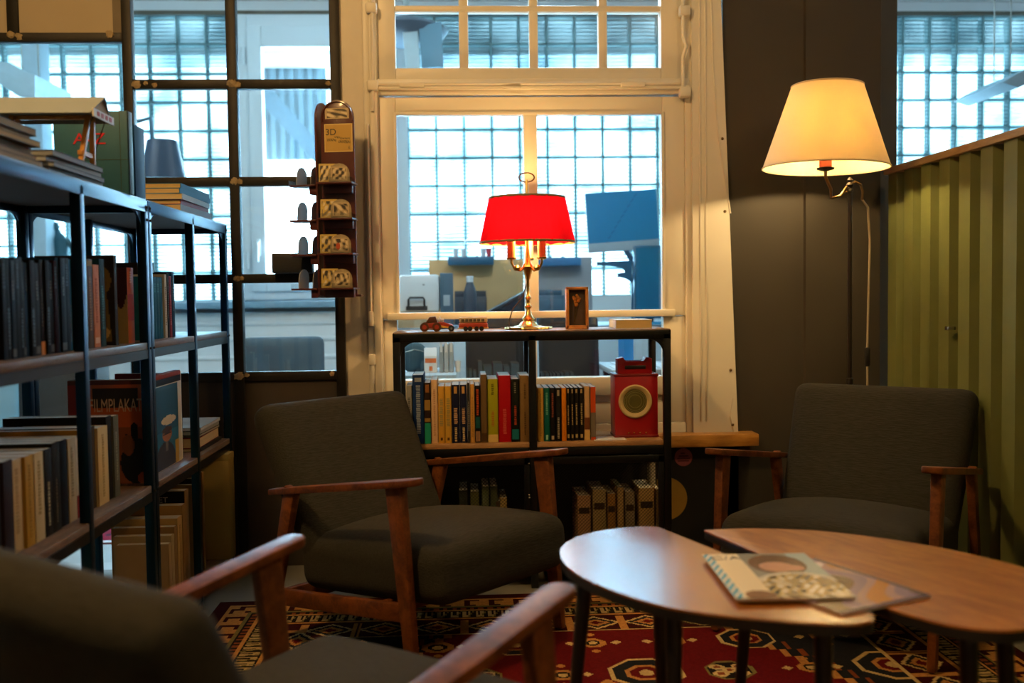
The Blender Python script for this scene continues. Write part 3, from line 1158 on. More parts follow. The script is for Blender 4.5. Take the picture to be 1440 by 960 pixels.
sh = thing('shelf_unit', 'low black steel shelf unit with wooden boards under the window', 'shelf unit', (0, 0, 0))
for x in (SX0, SXM - .0135, SX1 - .027):
    MB().box(x, x + .027, SF, SF + .025, .0, .925, bev=.002).build('post', blackmetal, sh)
    MB().box(x, x + .027, SB - .025, SB, .0, .925, bev=.002).build('post', blackmetal, sh)
b = MB()
b.box(SX0, SX1, SF, SF + .006, .905, .938, bev=.002)
b.box(SX0, SX1, SB - .006, SB, .905, .938, bev=.002)
b.box(SX0, SX0 + .006, SF, SB, .905, .938)
b.box(SX1 - .006, SX1, SF, SB, .905, .938)
b.build('top_rim', blackmetal, sh)
MB().box(SX0 + .002, SX1 - .002, SF + .001, SB - .002, .926, .942, bev=.002).build('top_board', shelfwood, sh)
b = MB()
corner_gusset(b, SX0 + .026, .907, 1, -1, SF + .004, SF + .010)
corner_gusset(b, SX1 - .026, .907, -1, -1, SF + .004, SF + .010)
b.build('gusset', blackmetal, sh)
for (xa, xb) in ((SX0 + .028, SXM - .014), (SXM + .014, SX1 - .028)):
    MB().box(xa, xb, SF + .004, SB - .004, .517, .535, bev=.002).build('shelf_board', shelfoak, sh)
    MB().box(xa, xb, SF + .006, SB - .004, .488, .516, bev=.002).build('shelf_rim', blackmetal, sh)
    MB().box(xa, xb, SF + .004, SB - .004, .07, .095, bev=.002).build('bottom_board', shelfwood, sh)
    # mesh door
    fr = MB()
    for q in ((xa, xa + .022, .1, .482), (xb - .022, xb, .1, .482), (xa, xb, .455, .482), (xa, xb, .1, .125)):
        fr.box(q[0], q[1], SF - .006, SF + .006, q[2], q[3], bev=.002)
    fr = fr.build('mesh_door', blackmetal, sh)
    m = MB()
    zz0, zz1 = .124, .456
    pitch = .0125
    d = zz1 - zz0
    x = xa + .02 - d
    while x < xb - .02:
        for s in (1, -1):
            p0 = Vector((x, 0, zz0 if s > 0 else zz1))
            p1 = Vector((x + d, 0, zz1 if s > 0 else zz0))
            lo, hi = xa + .02, xb - .02
            t0 = max(0, (lo - x) / d)
            t1 = min(1, (hi - x) / d)
            if t1 > t0 + .01:
                A_ = p0.lerp(p1, t0)
                B_ = p0.lerp(p1, t1)
                yy = SF + (.0005 * s)
                m.bar((A_.x, yy, A_.z), (B_.x, yy, B_.z), .0012, .0014, side=(0, 1, 0))
        x += pitch
    m.build('wire_mesh', blackmetal, fr)
b = MB()
for x in (SXM - .018, SXM + .018):
    for z in (.46, .345, .335, .13):
        b.sphere((x, SF - .008, z), .0045, 8)
b.build('screw', chrome, sh)

# ------------------------------------------------------------------ books
_bk = {}


def bookmat(col, rough=.45):
    return paint('book_cover_' + (col if isinstance(col, str) else '%.2f_%.2f_%.2f' % col).strip('#'), col, rough=.6, var=.08, scale=25, spec=.16)


def book(loc, rz, t, d, h, col, label, group, marks=(), tilt=0., pages=None, soft=True, side=None, name='book', cat='book', lean=0.):
    """spine faces local -Y; loc = foot of the spine's centre; marks = (z0, z1, width, colour[, 't']) in fractions"""
    o = thing(name, label, cat, loc, rz, group)
    if tilt or lean:
        o.rotation_euler = (lean, tilt, rz)
    ct = min(.0022, t * .16)
    ov = 0 if soft else .003
    b = MB()
    b.box(-t / 2, t / 2, 0, ct * 1.4, 0, h, bev=min(.0012, ct * .5))
    b.box(-t / 2, -t / 2 + ct, 0, d, 0, h)
    b.box(t / 2 - ct, t / 2, 0, d, 0, h)
    b.build('cover', bookmat(col), o)
    MB().box(-t / 2 + ct, t / 2 - ct, ct * 1.4, d - .001 - ov, .0004 + ov, h - .0004 - ov).build('pages', pages or pages_m, o)
    if marks:
        cols = []
        b = MB()
        for mk in marks:
            c = mk[3]
            if c not in cols:
                cols.append(c)
            b.mi = cols.index(c)
            wd = t * mk[2] / 2
            if len(mk) > 4:
                z = mk[0] * h
                while z < mk[1] * h:
                    k = random.uniform(.003, .007)
                    b.box(-wd * random.uniform(.7, 1), wd * random.uniform(.7, 1), -.0006, .0002, z, min(z + k, mk[1] * h))
                    z += k + random.uniform(.0012, .003)
            else:
                b.box(-wd, wd, -.0005, .0002, mk[0] * h, mk[1] * h)
        b.build('spine_print', [bookmat(c) for c in cols], o)
    if side:
        b = MB()
        b.box(-t / 2 - .0006, -t / 2, .004 + side[0] * d, side[1] * d, side[2] * h, side[3] * h)
        b.build('cover_print', bookmat(side[4]), o)
    return o


GC = 'books on the low shelf under the window'


def shelf_books(rows, yspine, zb, group):
    for (xa, xb, yt, col, label, marks) in rows:
        p0, p1 = at(xa, yt, yspine), at(xb, yt, yspine)
        t = p1.x - p0.x - .0012
        h = (p0.z + p1.z) / 2 - zb
        yy = yspine + random.uniform(-.006, .006)
        book(((p0.x + p1.x) / 2, yy, zb), 0, t, .15 if h < .22 else .18, h, col, label, group, marks)


shelf_books([
    (571, 579, 542, '#8f9290', 'pale grey paperback at the left end of the low shelf row', [(.1, .8, .5, '#5d5f5e', 't')]),
    (579.5, 595.5, 527, '#0f2f63', 'tall dark blue book near the left end of the low shelf row', [(.15, .85, .42, '#8d99ad', 't'), (.9, .96, .6, '#8d99ad')]),
    (596, 605, 538, '#2c1d14', 'brown banded paperback with a green foot beside the tall blue book', [(0, .34, .96, '#1f8f74'), (.36, .42, .96, '#9a7a3a'), (.55, .72, .96, '#9a7a3a'), (.84, .97, .6, '#8c5a2c')]),
    (605.5, 615, 534, '#e3bf96', 'peach cream paperback between the banded book and two yellow ones', [(.12, .85, .35, '#c89a72', 't')]),
    (615.3, 624.8, 543, '#d9a43c', 'yellow paperback, left of a matching pair', [(.3, .78, .6, '#a29253', 't'), (.05, .1, .35, '#5a3a10')]),
    (625, 634.3, 543, '#d9a83e', 'yellow paperback, right of a matching pair', [(.3, .8, .6, '#a29253', 't'), (.05, .1, .35, '#5a3a10')]),
    (634.6, 645.8, 541, '#101634', 'navy paperback with cream spine lettering, left of a matching pair', [(.33, .6, .5, '#c8a27a', 't'), (.03, .27, .34, '#c8b184', 't'), (.85, .97, .4, '#d1a05a')]),
    (646, 656.3, 541, '#111737', 'navy paperback with cream spine lettering, right of a matching pair', [(.33, .6, .5, '#c8a27a', 't'), (.03, .27, .34, '#c8b184', 't'), (.85, .97, .4, '#d1a05a')]),
    (656.6, 660.3, 538, '#35332f', 'thin dark grey booklet beside the navy pair', [(.2, .7, .5, '#8a8579', 't')]),
    (660.6, 667, 540, '#cf9a45', 'thin golden tan paperback left of the black and orange one', [(.1, .8, .3, '#a87a30', 't')]),
    (667.4, 675, 542, '#14100f', 'black paperback with orange lettering and teal block', [(.48, .94, .5, '#c44e1e', 't'), (.25, .45, .9, '#0f4a4c'), (.02, .2, .9, '#8c6a4a')]),
    (675.3, 684.5, 526.5, '#6f5835', 'tall olive brown hardback in the middle of the left row', [(.02, .14, .9, '#4a3318')]),
    (684.8, 700, 533, '#a9a81f', 'lime green book beside the bright red one', [(.25, .5, .28, '#b07a1f', 't'), (.75, .93, .25, '#6f6e12', 't'), (0, .12, .95, '#d9bd74')]),
    (700.4, 718, 528, '#b40d16', 'thick bright red book on the low shelf', [(.12, .5, .3, '#d05246', 't')]),
    (718.3, 730, 533, '#0f1511', 'black book with red lettering and a teal foot', [(.04, .2, .85, '#17707a'), (.27, .58, .3, '#a8452a', 't'), (.78, .95, .3, '#777663', 't')]),
    (730.4, 745.3, 528, '#86693c', 'tall tan hardback against the middle post', [(.1, .45, .18, '#5c4524', 't'), (.65, .88, .18, '#5c4524', 't')]),
], 3.612, .5355, GC)
shelf_books([
    (755.5, 764, 545, '#c9993f', 'thin mustard book at the left end of the right hand row', [(.1, .9, .25, '#9b752c', 't')]),
    (764.3, 772.6, 545, '#0c6157', 'teal paperback beside the mustard book', [(.5, .92, .35, '#6fae9c', 't'), (.03, .12, .4, '#8ec3b4')]),
    (773, 780.3, 545, '#15100f', 'black paperback with a red brown spine block', [(.45, .9, .4, '#8c4636', 't'), (.03, .1, .5, '#b9a58b')]),
    (780.6, 788.8, 545, '#12100d', 'black paperback left of the orange one', [(.05, .45, .4, '#a5977f', 't'), (.85, .96, .4, '#a5977f')]),
    (789.2, 796, 545, '#e58710', 'bright orange paperback on the low shelf', [(.1, .9, .12, '#c66d08', 't')]),
    (796.3, 801.5, 545, '#1b1710', 'thin black volume right of the orange one, first of four alike', [(.3, .68, .4, '#b0996a', 't'), (.05, .12, .5, '#b0996a'), (.9, .97, .4, '#b0996a')]),
    (801.8, 807, 545, '#1a1711', 'thin black volume, second of four alike right of the orange book', [(.3, .7, .4, '#b0996a', 't'), (.05, .12, .5, '#b0996a'), (.9, .97, .4, '#b0996a')]),
    (807.3, 814, 545, '#191611', 'thin black volume, third of four alike right of the orange book', [(.3, .7, .4, '#b0996a', 't'), (.05, .12, .5, '#b0996a'), (.9, .97, .4, '#b0996a')]),
    (814.3, 821, 545, '#1a1610', 'thin black volume beside the cream and brown one', [(.3, .7, .4, '#b0996a', 't'), (.05, .12, .5, '#b0996a'), (.9, .97, .4, '#b0996a')]),
    (821.4, 829.6, 543, '#cfa87a', 'cream and brown paperback near the right end of the row', [(.2, .42, .95, '#6a3c20'), (.0, .18, .95, '#d8b36b')]),
    (830.2, 837.8, 544, '#7d7263', 'orange and grey paperback at the right end of the row', [(.52, 1, .98, '#d2521c'), (0, .06, .9, '#b8431a')]),
], 3.615, .5355, GC)
GM = 'old books behind the wire mesh doors'
rows = []
for (xa, xb, yt, col, lab) in (
    (645, 658, 690, '#262a20', 'dark grey green book at the far left behind the wire mesh'),
    (661, 674, 692, '#4a4c2c', 'olive book behind the mesh beside the dark grey green one'),
    (677, 688, 684, '#47503a', 'grey green book behind the mesh, left of a matching pair'),
    (689, 700, 684, '#414a36', 'grey green book behind the mesh, right of a matching pair'),
    (703, 713, 700, '#8a7a4e', 'short cream tan book behind the mesh left of the leaning one'),
    (812, 831, 697, '#8a6d50', 'brown and cream book at the left of the right mesh door'),
    (833, 852, 688, '#7d6f4e', 'wide tan book behind the right mesh door'),
    (854, 866, 694, '#7a5a2c', 'golden brown book behind the right mesh door'),
    (868, 877, 685, '#8a744c', 'thin tall tan book behind the right mesh door'),
    (879, 893, 692, '#6f6450', 'grey beige book behind the right mesh door'),
    (898, 920, 686, '#8d7549', 'thick sandy book behind the right mesh door'),
    (922, 930, 688, '#5c4a2c', 'thin brown book at the right end behind the mesh'),
):
    rows.append((xa, xb, yt, tuple(round(min(1, v * 2.0), 3) for v in hx(col)), lab, [(.7, .8, .8, '#3c2f1c'), (.2, .3, .8, '#3c2f1c')] if xb - xa > 11 else []))
shelf_books(rows, 3.66, .0955, GM)
p = at(722, 700, 3.66)
book((.20, 3.66, .098), 0, .026, .15, .225, '#5a4934', 'brown book leaning to the left behind the left mesh door', GM, [(.6, .8, .7, '#2f2416')], tilt=radians(-20))
b = MB()
q0, q1 = at(905, 643, 3.70), at(915, 667, 3.70)
bx = thing('small_carton', 'narrow pale carton standing on the sandy book behind the mesh', 'carton', (.712, 3.75, .0955))
MB().box(-.012, .012, -.02, .02, 0, q0.z - .0955, bev=.002).build('carton_body', paint('pale_carton', (.55, .5, .36), rough=.7), bx)
MB().box(-.0125, .0125, -.021, .021, q0.z - .0955 - .03, q0.z - .0955, bev=.002).build('carton_lid', paint('pale_carton_lid', (.6, .56, .44), rough=.7), bx)

# ------------------------------------------------------------------ red radio
rx0, rx1 = at(864.5, 560, 3.66), at(925.5, 560, 3.66)
rw = rx1.x - rx0.x
rad = thing('radio', 'red vintage box radio with a round cream rimmed dial on the low shelf', 'radio', ((rx0.x + rx1.x) / 2, 3.66, .5355))
redpaint = paint('worn_red_enamel', (.36, .008, .012), rough=.35, var=.2, scale=22, bump=.1, spec=.5)
hr = at(890, 527, 3.66).z - .5355
MB().box(-rw / 2, rw / 2, 0, .11, .006, hr, bev=.006).build('body', redpaint, rad)
b = MB()
b.box(-rw / 2 - .002, rw / 2 + .002, -.002, .112, 0, .010, bev=.003)
b.box(-rw / 2 - .002, rw / 2 + .002, -.002, .112, hr - .006, hr + .003, bev=.002)
b.build('trim_band', paint('dark_red_enamel', (.18, .006, .008), rough=.4), rad)
b = MB()
hw = .065
P = [(-hw, hr), (-hw, hr + .058), (-hw + .022, hr + .064), (-hw + .03, hr + .048), (hw - .03, hr + .048), (hw - .022, hr + .064), (hw, hr + .058), (hw, hr)]
b.prism(P, .03, .085, M=Matrix(((1, 0, 0, 0), (0, 0, 1, 0), (0, 1, 0, 0), (0, 0, 0, 1))), bev=.002)
hd = b.build('handle', redpaint, rad)
b = MB()
b.box(-.038, .042, .0285, .034, hr + .018, hr + .034, bev=.003)
b.build('handle_slot', blk, hd)
MY = Matrix.Rotation(radians(90), 4, 'X')
dz = at(893, 564, 3.66).z - .5355
dx = at(893, 564, 3.66).x - rad.location.x
T = Matrix.Translation((dx, 0, dz)) @ MY
b = MB()
b.lathe([(.044, 0), (.062, 0), (.0625, .006), (.058, .009), (.050, .008), (.044, .002)], n=48, M=T, cap=False)
b.build('dial_ring', paint('cream_dial_ring', (.58, .44, .2), rough=.45, var=.15, scale=40), rad)
b = MB()
b.lathe([(.001, .0025), (.02, .0035), (.045, .001), (.045, 0), (.001, 0)], n=48, M=T)
b.build('dial_face', paint('olive_dial', (.11, .10, .02), rough=.25, var=.4, scale=30, coat=.5), rad)
b = MB()
for r in (.024, .034, .04):
    b.tube([(dx + r * cos(2 * pi * k / 32), -.0035, dz + r * sin(2 * pi * k / 32)) for k in range(32)], .0009, 5, closed=True)
b.build('dial_scale', paint('olive_scale', (.3, .27, .07), rough=.4), rad)
b = MB()
for x in (-.03, -.01, .012, .035):
    b.sphere((x, -.001, .018), .0035, 8)
b.build('rivet', brass, rad)

# paper lying on the shelf beside the radio
pp = MB().box(.475, .595, 3.60, 3.70, .5352, .5372, bev=.0005).build('leaflet', paint('white_leaflet', (.7, .68, .66), rough=.5))
tag(pp, 'white leaflet lying flat on the low shelf left of the radio', 'leaflet')

# ------------------------------------------------------------------ red shaded lamp on top of the low shelf
LX, LY, LZ = .2475, 3.74, .942
rl = thing('table_lamp', 'brass candlestick table lamp with a red shade on the low shelf', 'table lamp', (LX, LY, LZ))
redshade = cloth_shade('red_shade_cloth', (.52, .008, .014), (.42, .003, .012), .30, weave=60)
b = MB()
n = 96
rings = []
for (r, z) in ((.143, .490), (.152, .448), (.160, .41), (.169, .366), (.1785, .325)):
    ring = []
    for k in range(n):
        a = 2 * pi * k / n
        q = 1 + .013 * cos(17 * a) + .006 * cos(34 * a + 1)
        ring.append(b.bm.verts.new((r * q * cos(a), r * q * sin(a), z)))
    rings.append(ring)
for A_, B_ in zip(rings, rings[1:]):
    for k in range(n):
        fc = b.bm.faces.new((A_[k], A_[(k + 1) % n], B_[(k + 1) % n], B_[k]))
        fc.smooth = True
shd = b.build('lamp_shade', redshade, rl, sharp=80)
b = MB()
for (r, z, q, nm) in ((.1435, .490, .0045, 'top_braid'), (.179, .325, .0045, 'bottom_braid')):
    b = MB()
    b.tube([(r * cos(2 * pi * k / 64), r * sin(2 * pi * k / 64), z) for k in range(64)], q, 6, closed=True, sx=.5)
    b.build(nm, paint('olive_gold_braid', (.26, .19, .07), rough=.6), shd)
b = MB()
for k in range(3):
    a = 2 * pi * k / 3 + .5
    b.tube([(0, 0, .494), (.141 * cos(a), .141 * sin(a), .489)], .0022, 6)
b.lathe([(.006, .486), (.012, .490), (.012, .496), (.005, .50)], n=16)
b.build('shade_carrier', bronze, shd)
# stem
b = MB()
b.lathe([(.004, .0), (.022, .012), (.016, .03), (.024, .04), (.012, .055), (.008, .075), (.015, .085), (.008, .095), (.0075, .11), (.013, .118), (.0065, .128), (.006, .185), (.009, .19), (.018, .222), (.022, .235), (.012, .25), (.010, .27), (.006, .31), (.005, .555), (.003, .56)], n=20)
b.build('stem', brass, rl)
b = MB()
b.lathe([(.001, 0), (.082, 0), (.088, .004), (.086, .009), (.074, .008), (.058, .010), (.036, .016), (.024, .030), (.001, .032)], n=64, scallop=(10, .035))
b.build('base', brass, rl)
for k in range(3):
    a = 2 * pi * k / 3 + radians(200)
    ca, sa = cos(a), sin(a)
    b = MB()
    R_ = .066
    zo = -.030
    b.tube([(.010 * ca, .010 * sa, .27 + zo), (.03 * ca, .03 * sa, .250 + zo), (.052 * ca, .052 * sa, .254 + zo), (R_ * ca, R_ * sa, .28 + zo), (R_ * ca, R_ * sa, .295 + zo)], .0048, 8)
    b.lathe([(.006, .288), (.018, .293), (.019, .298), (.012, .302)], c=(R_ * ca, R_ * sa, zo), n=16)
    b.lathe([(.012, .268), (.014, .276), (.008, .284)], c=(.044 * ca, .044 * sa, -.014 + zo), n=12)
    arm = b.build('candle_arm', brass, rl)
    MB().lathe([(.016, .30), (.0155, .380), (.010, .382)], c=(R_ * ca, R_ * sa, zo), n=16).build('candle_sleeve', paint('ivory_candle_sleeve', (.85, .62, .25), rough=.5), arm)
    MB().lathe([(.006, .374), (.0125, .388), (.012, .402), (.005, .424), (.001, .432)], c=(R_ * ca, R_ * sa, zo), n=14).build('bulb', emit('candle_bulb', (1, .62, .22), 26), arm)
    lamp('table_lamp_light', 'POINT', (LX + R_ * ca * .4, LY + R_ * sa * .4, LZ + .375), 4.6, (1, .58, .20), .02)
b = MB()
b.tube([(.029 * cos(2 * pi * k / 24), 0, .568 + .017 * sin(2 * pi * k / 24)) for k in range(24)], .0027, 6, closed=True)
b.tube([(0, 0, .535), (0, 0, .553)], .004, 8)
b.build('ring_finial', bronze, rl)
b = MB()
b.tube([(-.004, .01, .17), (-.02, .012, .12), (-.058, .02, .075), (-.072, .02, .03), (-.070, .03, .004), (-.10, .08, .004)], .0022, 6)
b.build('cord', paint('brown_flex', (.09, .05, .025), rough=.6), rl)

# ------------------------------------------------------------------ toys, picture frame, note block on the low shelf top
ty = 3.66
p0, p1 = at(593, 462, ty), at(639, 462, ty)
Lc = p1.x - p0.x
car = thing('toy_car', 'brown and red vintage toy roadster on the low shelf', 'toy car', ((p0.x + p1.x) / 2, ty, .942))
tin_red = paint('toy_red_tin', (.42, .05, .02), rough=.35, var=.1)
tin_yel = paint('toy_yellow_tin', (.62, .36, .06), rough=.35, var=.1)
tin_br = paint('toy_brown_tin', (.10, .035, .012), rough=.4, var=.2)
M_ = Matrix(((1, 0, 0, 0), (0, 0, 1, 0), (0, 1, 0, 0), (0, 0, 0, 1)))
k = Lc / .118
b = MB()
b.prism([(-.045 * k, .012), (.054 * k, .010), (.056 * k, .018), (.05 * k, .026), (.02 * k, .031), (.012 * k, .034), (-.045 * k, .030)], -.02, .02, M=M_, bev=.003)
b.build('body', tin_red, car)
b = MB()
b.prism([(-.046 * k, .010), (-.012 * k, .010), (.012 * k, .022), (.055 * k, .013), (.058 * k, .009), (.012 * k, .016), (-.006 * k, .006), (-.046 * k, .006)], -.026, .026, M=M_, bev=.002)
b.build('mudguard', tin_yel, car)
b = MB()
b.prism([(-.046 * k, .029), (-.03 * k, .053), (-.008 * k, .055), (.0, .03)], -.019, .019, M=M_, bev=.003)
b.build('folding_hood', tin_br, car)
b = MB()
b.box(-.001 * k, .022 * k, -.012, .012, .034, .046, bev=.004)
b.box(.004 * k, .008 * k, -.018, .018, .034, .053, bev=.001)
b.build('windscreen', paint('toy_white', (.62, .6, .62), rough=.3), car)
for (x, r) in ((-.048 * k, .0165), (-.004 * k, .0165), (.048 * k, .011)):
    for yy in (-.025, .025):
        b = MB()
        b.lathe([(.003, -.004), (r * .7, -.004), (r, -.0035), (r, .0035), (r * .7, .004), (.003, .004)], n=20, M=Matrix.Translation((x, yy, r)) @ MY)
        wl = b.build('wheel', tin_br if r > .012 else blk, car)
        MB().lathe([(.001, -.005), (r * .5, -.0048), (r * .5, .0048), (.001, .005)], n=14, M=Matrix.Translation((x, yy, r)) @ MY).build('hub_cap', tin_red if r > .012 else chrome, wl)
p0, p1 = at(645, 462, ty), at(686, 462, ty)
Lb = p1.x - p0.x
bus = thing('toy_bus', 'small red toy bus with a pale windowed top on the low shelf', 'toy bus', ((p0.x + p1.x) / 2, ty + .005, .942))
MB().box(-Lb / 2, Lb / 2, -.021, .021, .007, .030, bev=.006).build('body', tin_red, bus)
MB().box(-Lb / 2 + .002, Lb / 2 - .001, -.0195, .0195, .0295, .050, bev=.006).build('cabin', paint('toy_ivory', (.62, .48, .28), rough=.4), bus)
b = MB()
for i in range(6):
    x = -Lb / 2 + .010 + i * (Lb - .02) / 6
    for yy in (-.0197, .0187):
        b.box(x, x + (Lb - .02) / 6 - .003, yy, yy + .001, .034, .044)
b.build('side_windows', paint('toy_window', (.12, .10, .08), rough=.2), bus)
MB().box(-Lb / 2 - .002, Lb / 2 + .002, -.0215, .0215, .009, .0125, bev=.001).build('bumper', tin_yel, bus)
for x in (-.028, -.012, .012, .030):
    for yy in (-.018, .018):
        MB().lathe([(.002, -.004), (.0085, -.004), (.0085, .004), (.002, .004)], n=16, M=Matrix.Translation((x, yy, .0085)) @ MY).build('wheel', blk, bus)

fy = 3.70
p0, p1 = at(796.5, 460, fy), at(827.5, 403, fy)
fw_, fh_ = p1.x - p0.x, p1.z - .942
pf = thing('dried_flower_box', 'small upright orange wooden box frame with dried flowers on the low shelf', 'picture', ((p0.x + p1.x) / 2, fy, .942))
ow = wood('orange_wood', (.40, .15, .03), (.62, .28, .07), (4, 4, 4), rough=.4, coat=.3)
b = MB()
for q in ((-fw_ / 2, -fw_ / 2 + .011, 0, fh_), (fw_ / 2 - .011, fw_ / 2, 0, fh_), (-fw_ / 2, fw_ / 2, 0, .013), (-fw_ / 2, fw_ / 2, fh_ - .010, fh_)):
    b.box(q[0], q[1], 0, .03, q[2], q[3], bev=.0015)
b.build('frame', ow, pf)
MB().box(-fw_ / 2 + .01, fw_ / 2 - .01, .022, .028, .012, fh_ - .009).build('backing', paint('brown_backing', (.055, .036, .02), rough=.6), pf)
b = MB()
for (x, z, r) in ((-.008, .112, .0075), (.004, .118, .006), (.006, .105, .007), (-.006, .10, .006), (-.002, .09, .0075), (.0, .125, .005), (-.012, .118, .005), (.012, .112, .004)):
    b.sphere((x, .017, z), r, 8, (1, .5, 1))
fl = b.build('dried_flowers', paint('amber_petals', (.42, .16, .02), rough=.7, var=.4, scale=90), pf)
b = MB()
for (x, z) in ((-.008, .11), (.004, .116), (.006, .103), (-.002, .088)):
    b.tube([(x, .019, z), (x * .4 - .004, .019, .06), (-.012, .019, .022)], .0011, 5)
b.build('stem', bronze, fl)
MB().box(-fw_ / 2 + .008, fw_ / 2 - .008, -.012, .03, -.0 + .0, .006, bev=.001).build('foot', ow, pf)
p0, p1 = at(866, 460, 3.68), at(917, 449, 3.68)
nb = thing('paperback', 'cream paperback lying flat at the right end of the low shelf top', 'book', ((p0.x + p1.x) / 2, 3.68, .942))
hw_ = (p1.x - p0.x) / 2
MB().box(-hw_ + .001, hw_ - .001, .001, .17, .0015, p1.z - .942 - .002).build('pages', paint('yellow_page_edges', (.62, .46, .2), rough=.8, var=.15, scale=160, stretch=(.05, .05, 1)), nb)
b = MB()
b.box(-hw_, hw_, 0, .172, p1.z - .942 - .002, p1.z - .942)
b.box(-hw_, hw_, 0, .172, 0, .0015)
b.box(-hw_, -hw_ + .002, 0, .172, 0, p1.z - .942)
b.build('cover', paint('white_cover', (.68, .68, .64), rough=.45), nb)
# ================================================================== TALL SHELF UNITS ON THE LEFT
LXF, LXB = -.905, -1.268
ZSH = [.085, .532, .947]


def tall_unit(label, y0, y1):
    t = thing('bookcase', label, 'bookcase', (0, y0, 0), group='tall black bookcases on the left')
    L = y1 - y0
    ym = L / 2
    for y in (0, ym - .013, L - .026):
        for x0 in (LXF - .026, LXB):
            MB().box(x0, x0 + .026, y, y + .026, 0, 1.345, bev=.002).build('post', skytintsteel, t)
    b = MB()
    b.box(LXF - .006, LXF, 0, L, 1.322, 1.356, bev=.002)
    b.box(LXB, LXB + .006, 0, L, 1.322, 1.356, bev=.002)
    b.box(LXB, LXF, 0, .006, 1.322, 1.356)
    b.box(LXB, LXF, L - .006, L, 1.322, 1.356)
    b.build('top_rim', skytintsteel, t)
    MB().box(LXB + .002, LXF - .003, .002, L - .002, 1.344, 1.36, bev=.002).build('top_board', paint('dark_top_board', (.03, .03, .034), rough=.35), t)
    MB().box(LXB + .006, LXF - .006, .006, L - .006, 1.3425, 1.3445).build('top_underside', paint('brown_underside', (.06, .045, .038), rough=.7), t)
    for z in ZSH:
        MB().box(LXB + .010, LXF - .003, .027, L - .027, z - .020, z, bev=.002).build('shelf_board', shelfwood, t)
        b = MB()
        for q in ((LXF - .009, LXF - .002, .026, ym - .013), (LXF - .009, LXF - .002, ym + .013, L - .026), (LXB + .002, LXB + .009, .026, L - .026)):
            b.box(q[0], q[1], q[2], q[3], z - .046, z - .020)
        b.build('shelf_rim', blackmetal, t)
    b = MB()
    for x0 in (LXF - .016, LXB + .01):
        for (yc, s) in ((.026, 1), (L - .026, -1)):
            P = [(yc, 1.323)]
            for k in range(9):
                a = (pi / 2) * k / 8
                P.append((yc + s * (.075 - .075 * sin(a)), 1.323 - (.075 - .075 * cos(a))))
            b.prism(P, x0, x0 + .006, M=Matrix(((0, 0, 1, 0), (1, 0, 0, 0), (0, 1, 0, 0), (0, 0, 0, 1))))
    b.build('gusset', skytintsteel, t)
    b = MB()
    for y in (.013, L - .013):
        for z in (1.30, 1.335, .93, .515):
            b.sphere((LXF + .001, y, z), .004, 8)
    b.build('bolt_head', blk, t)
    return t


tall_unit('tall black steel bookcase nearest the camera, on the left', 1.945, 2.943)
tall_unit('tall black steel bookcase farther back, next to the glazed partition', 2.949, 3.915)

R90 = radians(90)
XS = LXF - .050           # plane of the spines


def yx(px, X=XS):
    """depth at which a pixel column meets the plane of the spines"""
    d = _fw + CR * ((px - 720) / FPX) + CU * (60 / FPX)
    return d.y * X / d.x


GL = 'dark books on the middle shelf of the near bookcase'
# --- middle shelf, near unit: dark coffee-table volumes
cols = ['#0c0d0f', '#070b0e', '#10283a', '#101a24', '#12161a', '#17191b', '#103a56', '#111214', '#2a3034', '#161310', '#191917', '#12202c', '#3a1a22', '#1a4a66', '#1a2632', '#0f1c26', '#1b6e90', '#10161b']
edges = [0, 6, 12, 18, 25, 30, 36, 41, 48, 55, 61, 67, 74, 80, 85, 92, 99, 104, 110]
desc = ['black', 'near black', 'slate blue', 'midnight blue', 'ink black', 'charcoal', 'steel blue', 'soot black', 'grey', 'brown black', 'dark grey', 'deep navy', 'maroon', 'petrol blue', 'slate grey', 'blue black', 'bright blue', 'coal black']
for i, c in enumerate(cols):
    ya, yb = yx(edges[i]), yx(edges[i + 1])
    t = yb - ya - .001
    h = .213 + [.0, .002, -.003, .001, .004, -.004, -.006, .0, -.005, .003, .002, -.002, .004, .012, .012, .013, .011, .013][i]
    mk = [(.70, .94, .5, '#4b5560', 't')] if i % 3 == 0 else ([(.1, .5, .4, '#5b6a74', 't')] if i % 3 == 1 else [(.02, .1, .9, '#5d5c58'), (.6, .8, .3, '#6a6a66', 't')])
    if i == 9:
        mk = [(.0, .14, .96, '#c87a22'), (.3, .7, .4, '#4c4438', 't')]
    where = 'first' if i == 0 else ('last' if i == 17 else ['second', 'third', 'fourth', 'fifth', 'sixth', 'seventh', 'eighth', 'ninth', 'tenth', 'eleventh', 'twelfth', 'thirteenth', 'fourteenth', 'fifteenth', 'sixteenth', 'seventeenth'][i - 1])
    lab = '%s spine, %s from the left in the dark row on the near bookcase' % (desc[i], where)
    if i == 9:
        lab = 'brown black spine with an orange foot in the dark row on the near bookcase'
    book((XS + random.uniform(-.006, .006), (ya + yb) / 2, ZSH[2]), R90, t, .20, h, tuple(round(v * .55, 4) for v in hx(c)), lab, GL, mk)
GL2 = 'books right of the post on the near bookcase'
for (a, b_, yt, c, lab, mk) in (
    (123, 131, 364, '#5a4632', 'brown book just right of the near bookcase post', [(.2, .8, .4, '#8a6c46', 't'), (.92, .98, .9, '#8c7440')]),
    (131.5, 140, 372, '#d07f52', 'salmon orange spine right of the near bookcase post', [(.05, .12, .7, '#e0b090'), (.3, .85, .35, '#b4643c', 't')]),
    (140.5, 148, 364, '#123a40', 'dark teal spine beside the salmon orange one', [(.2, .7, .4, '#3f7278', 't')]),
):
    ya, yb = yx(a), yx(b_)
    h = at(a, yt, (ya + yb) / 2).z - ZSH[2]
    book((XS, (ya + yb) / 2, ZSH[2]), R90, yb - ya - .001, .17, h, c, lab, GL2, mk)
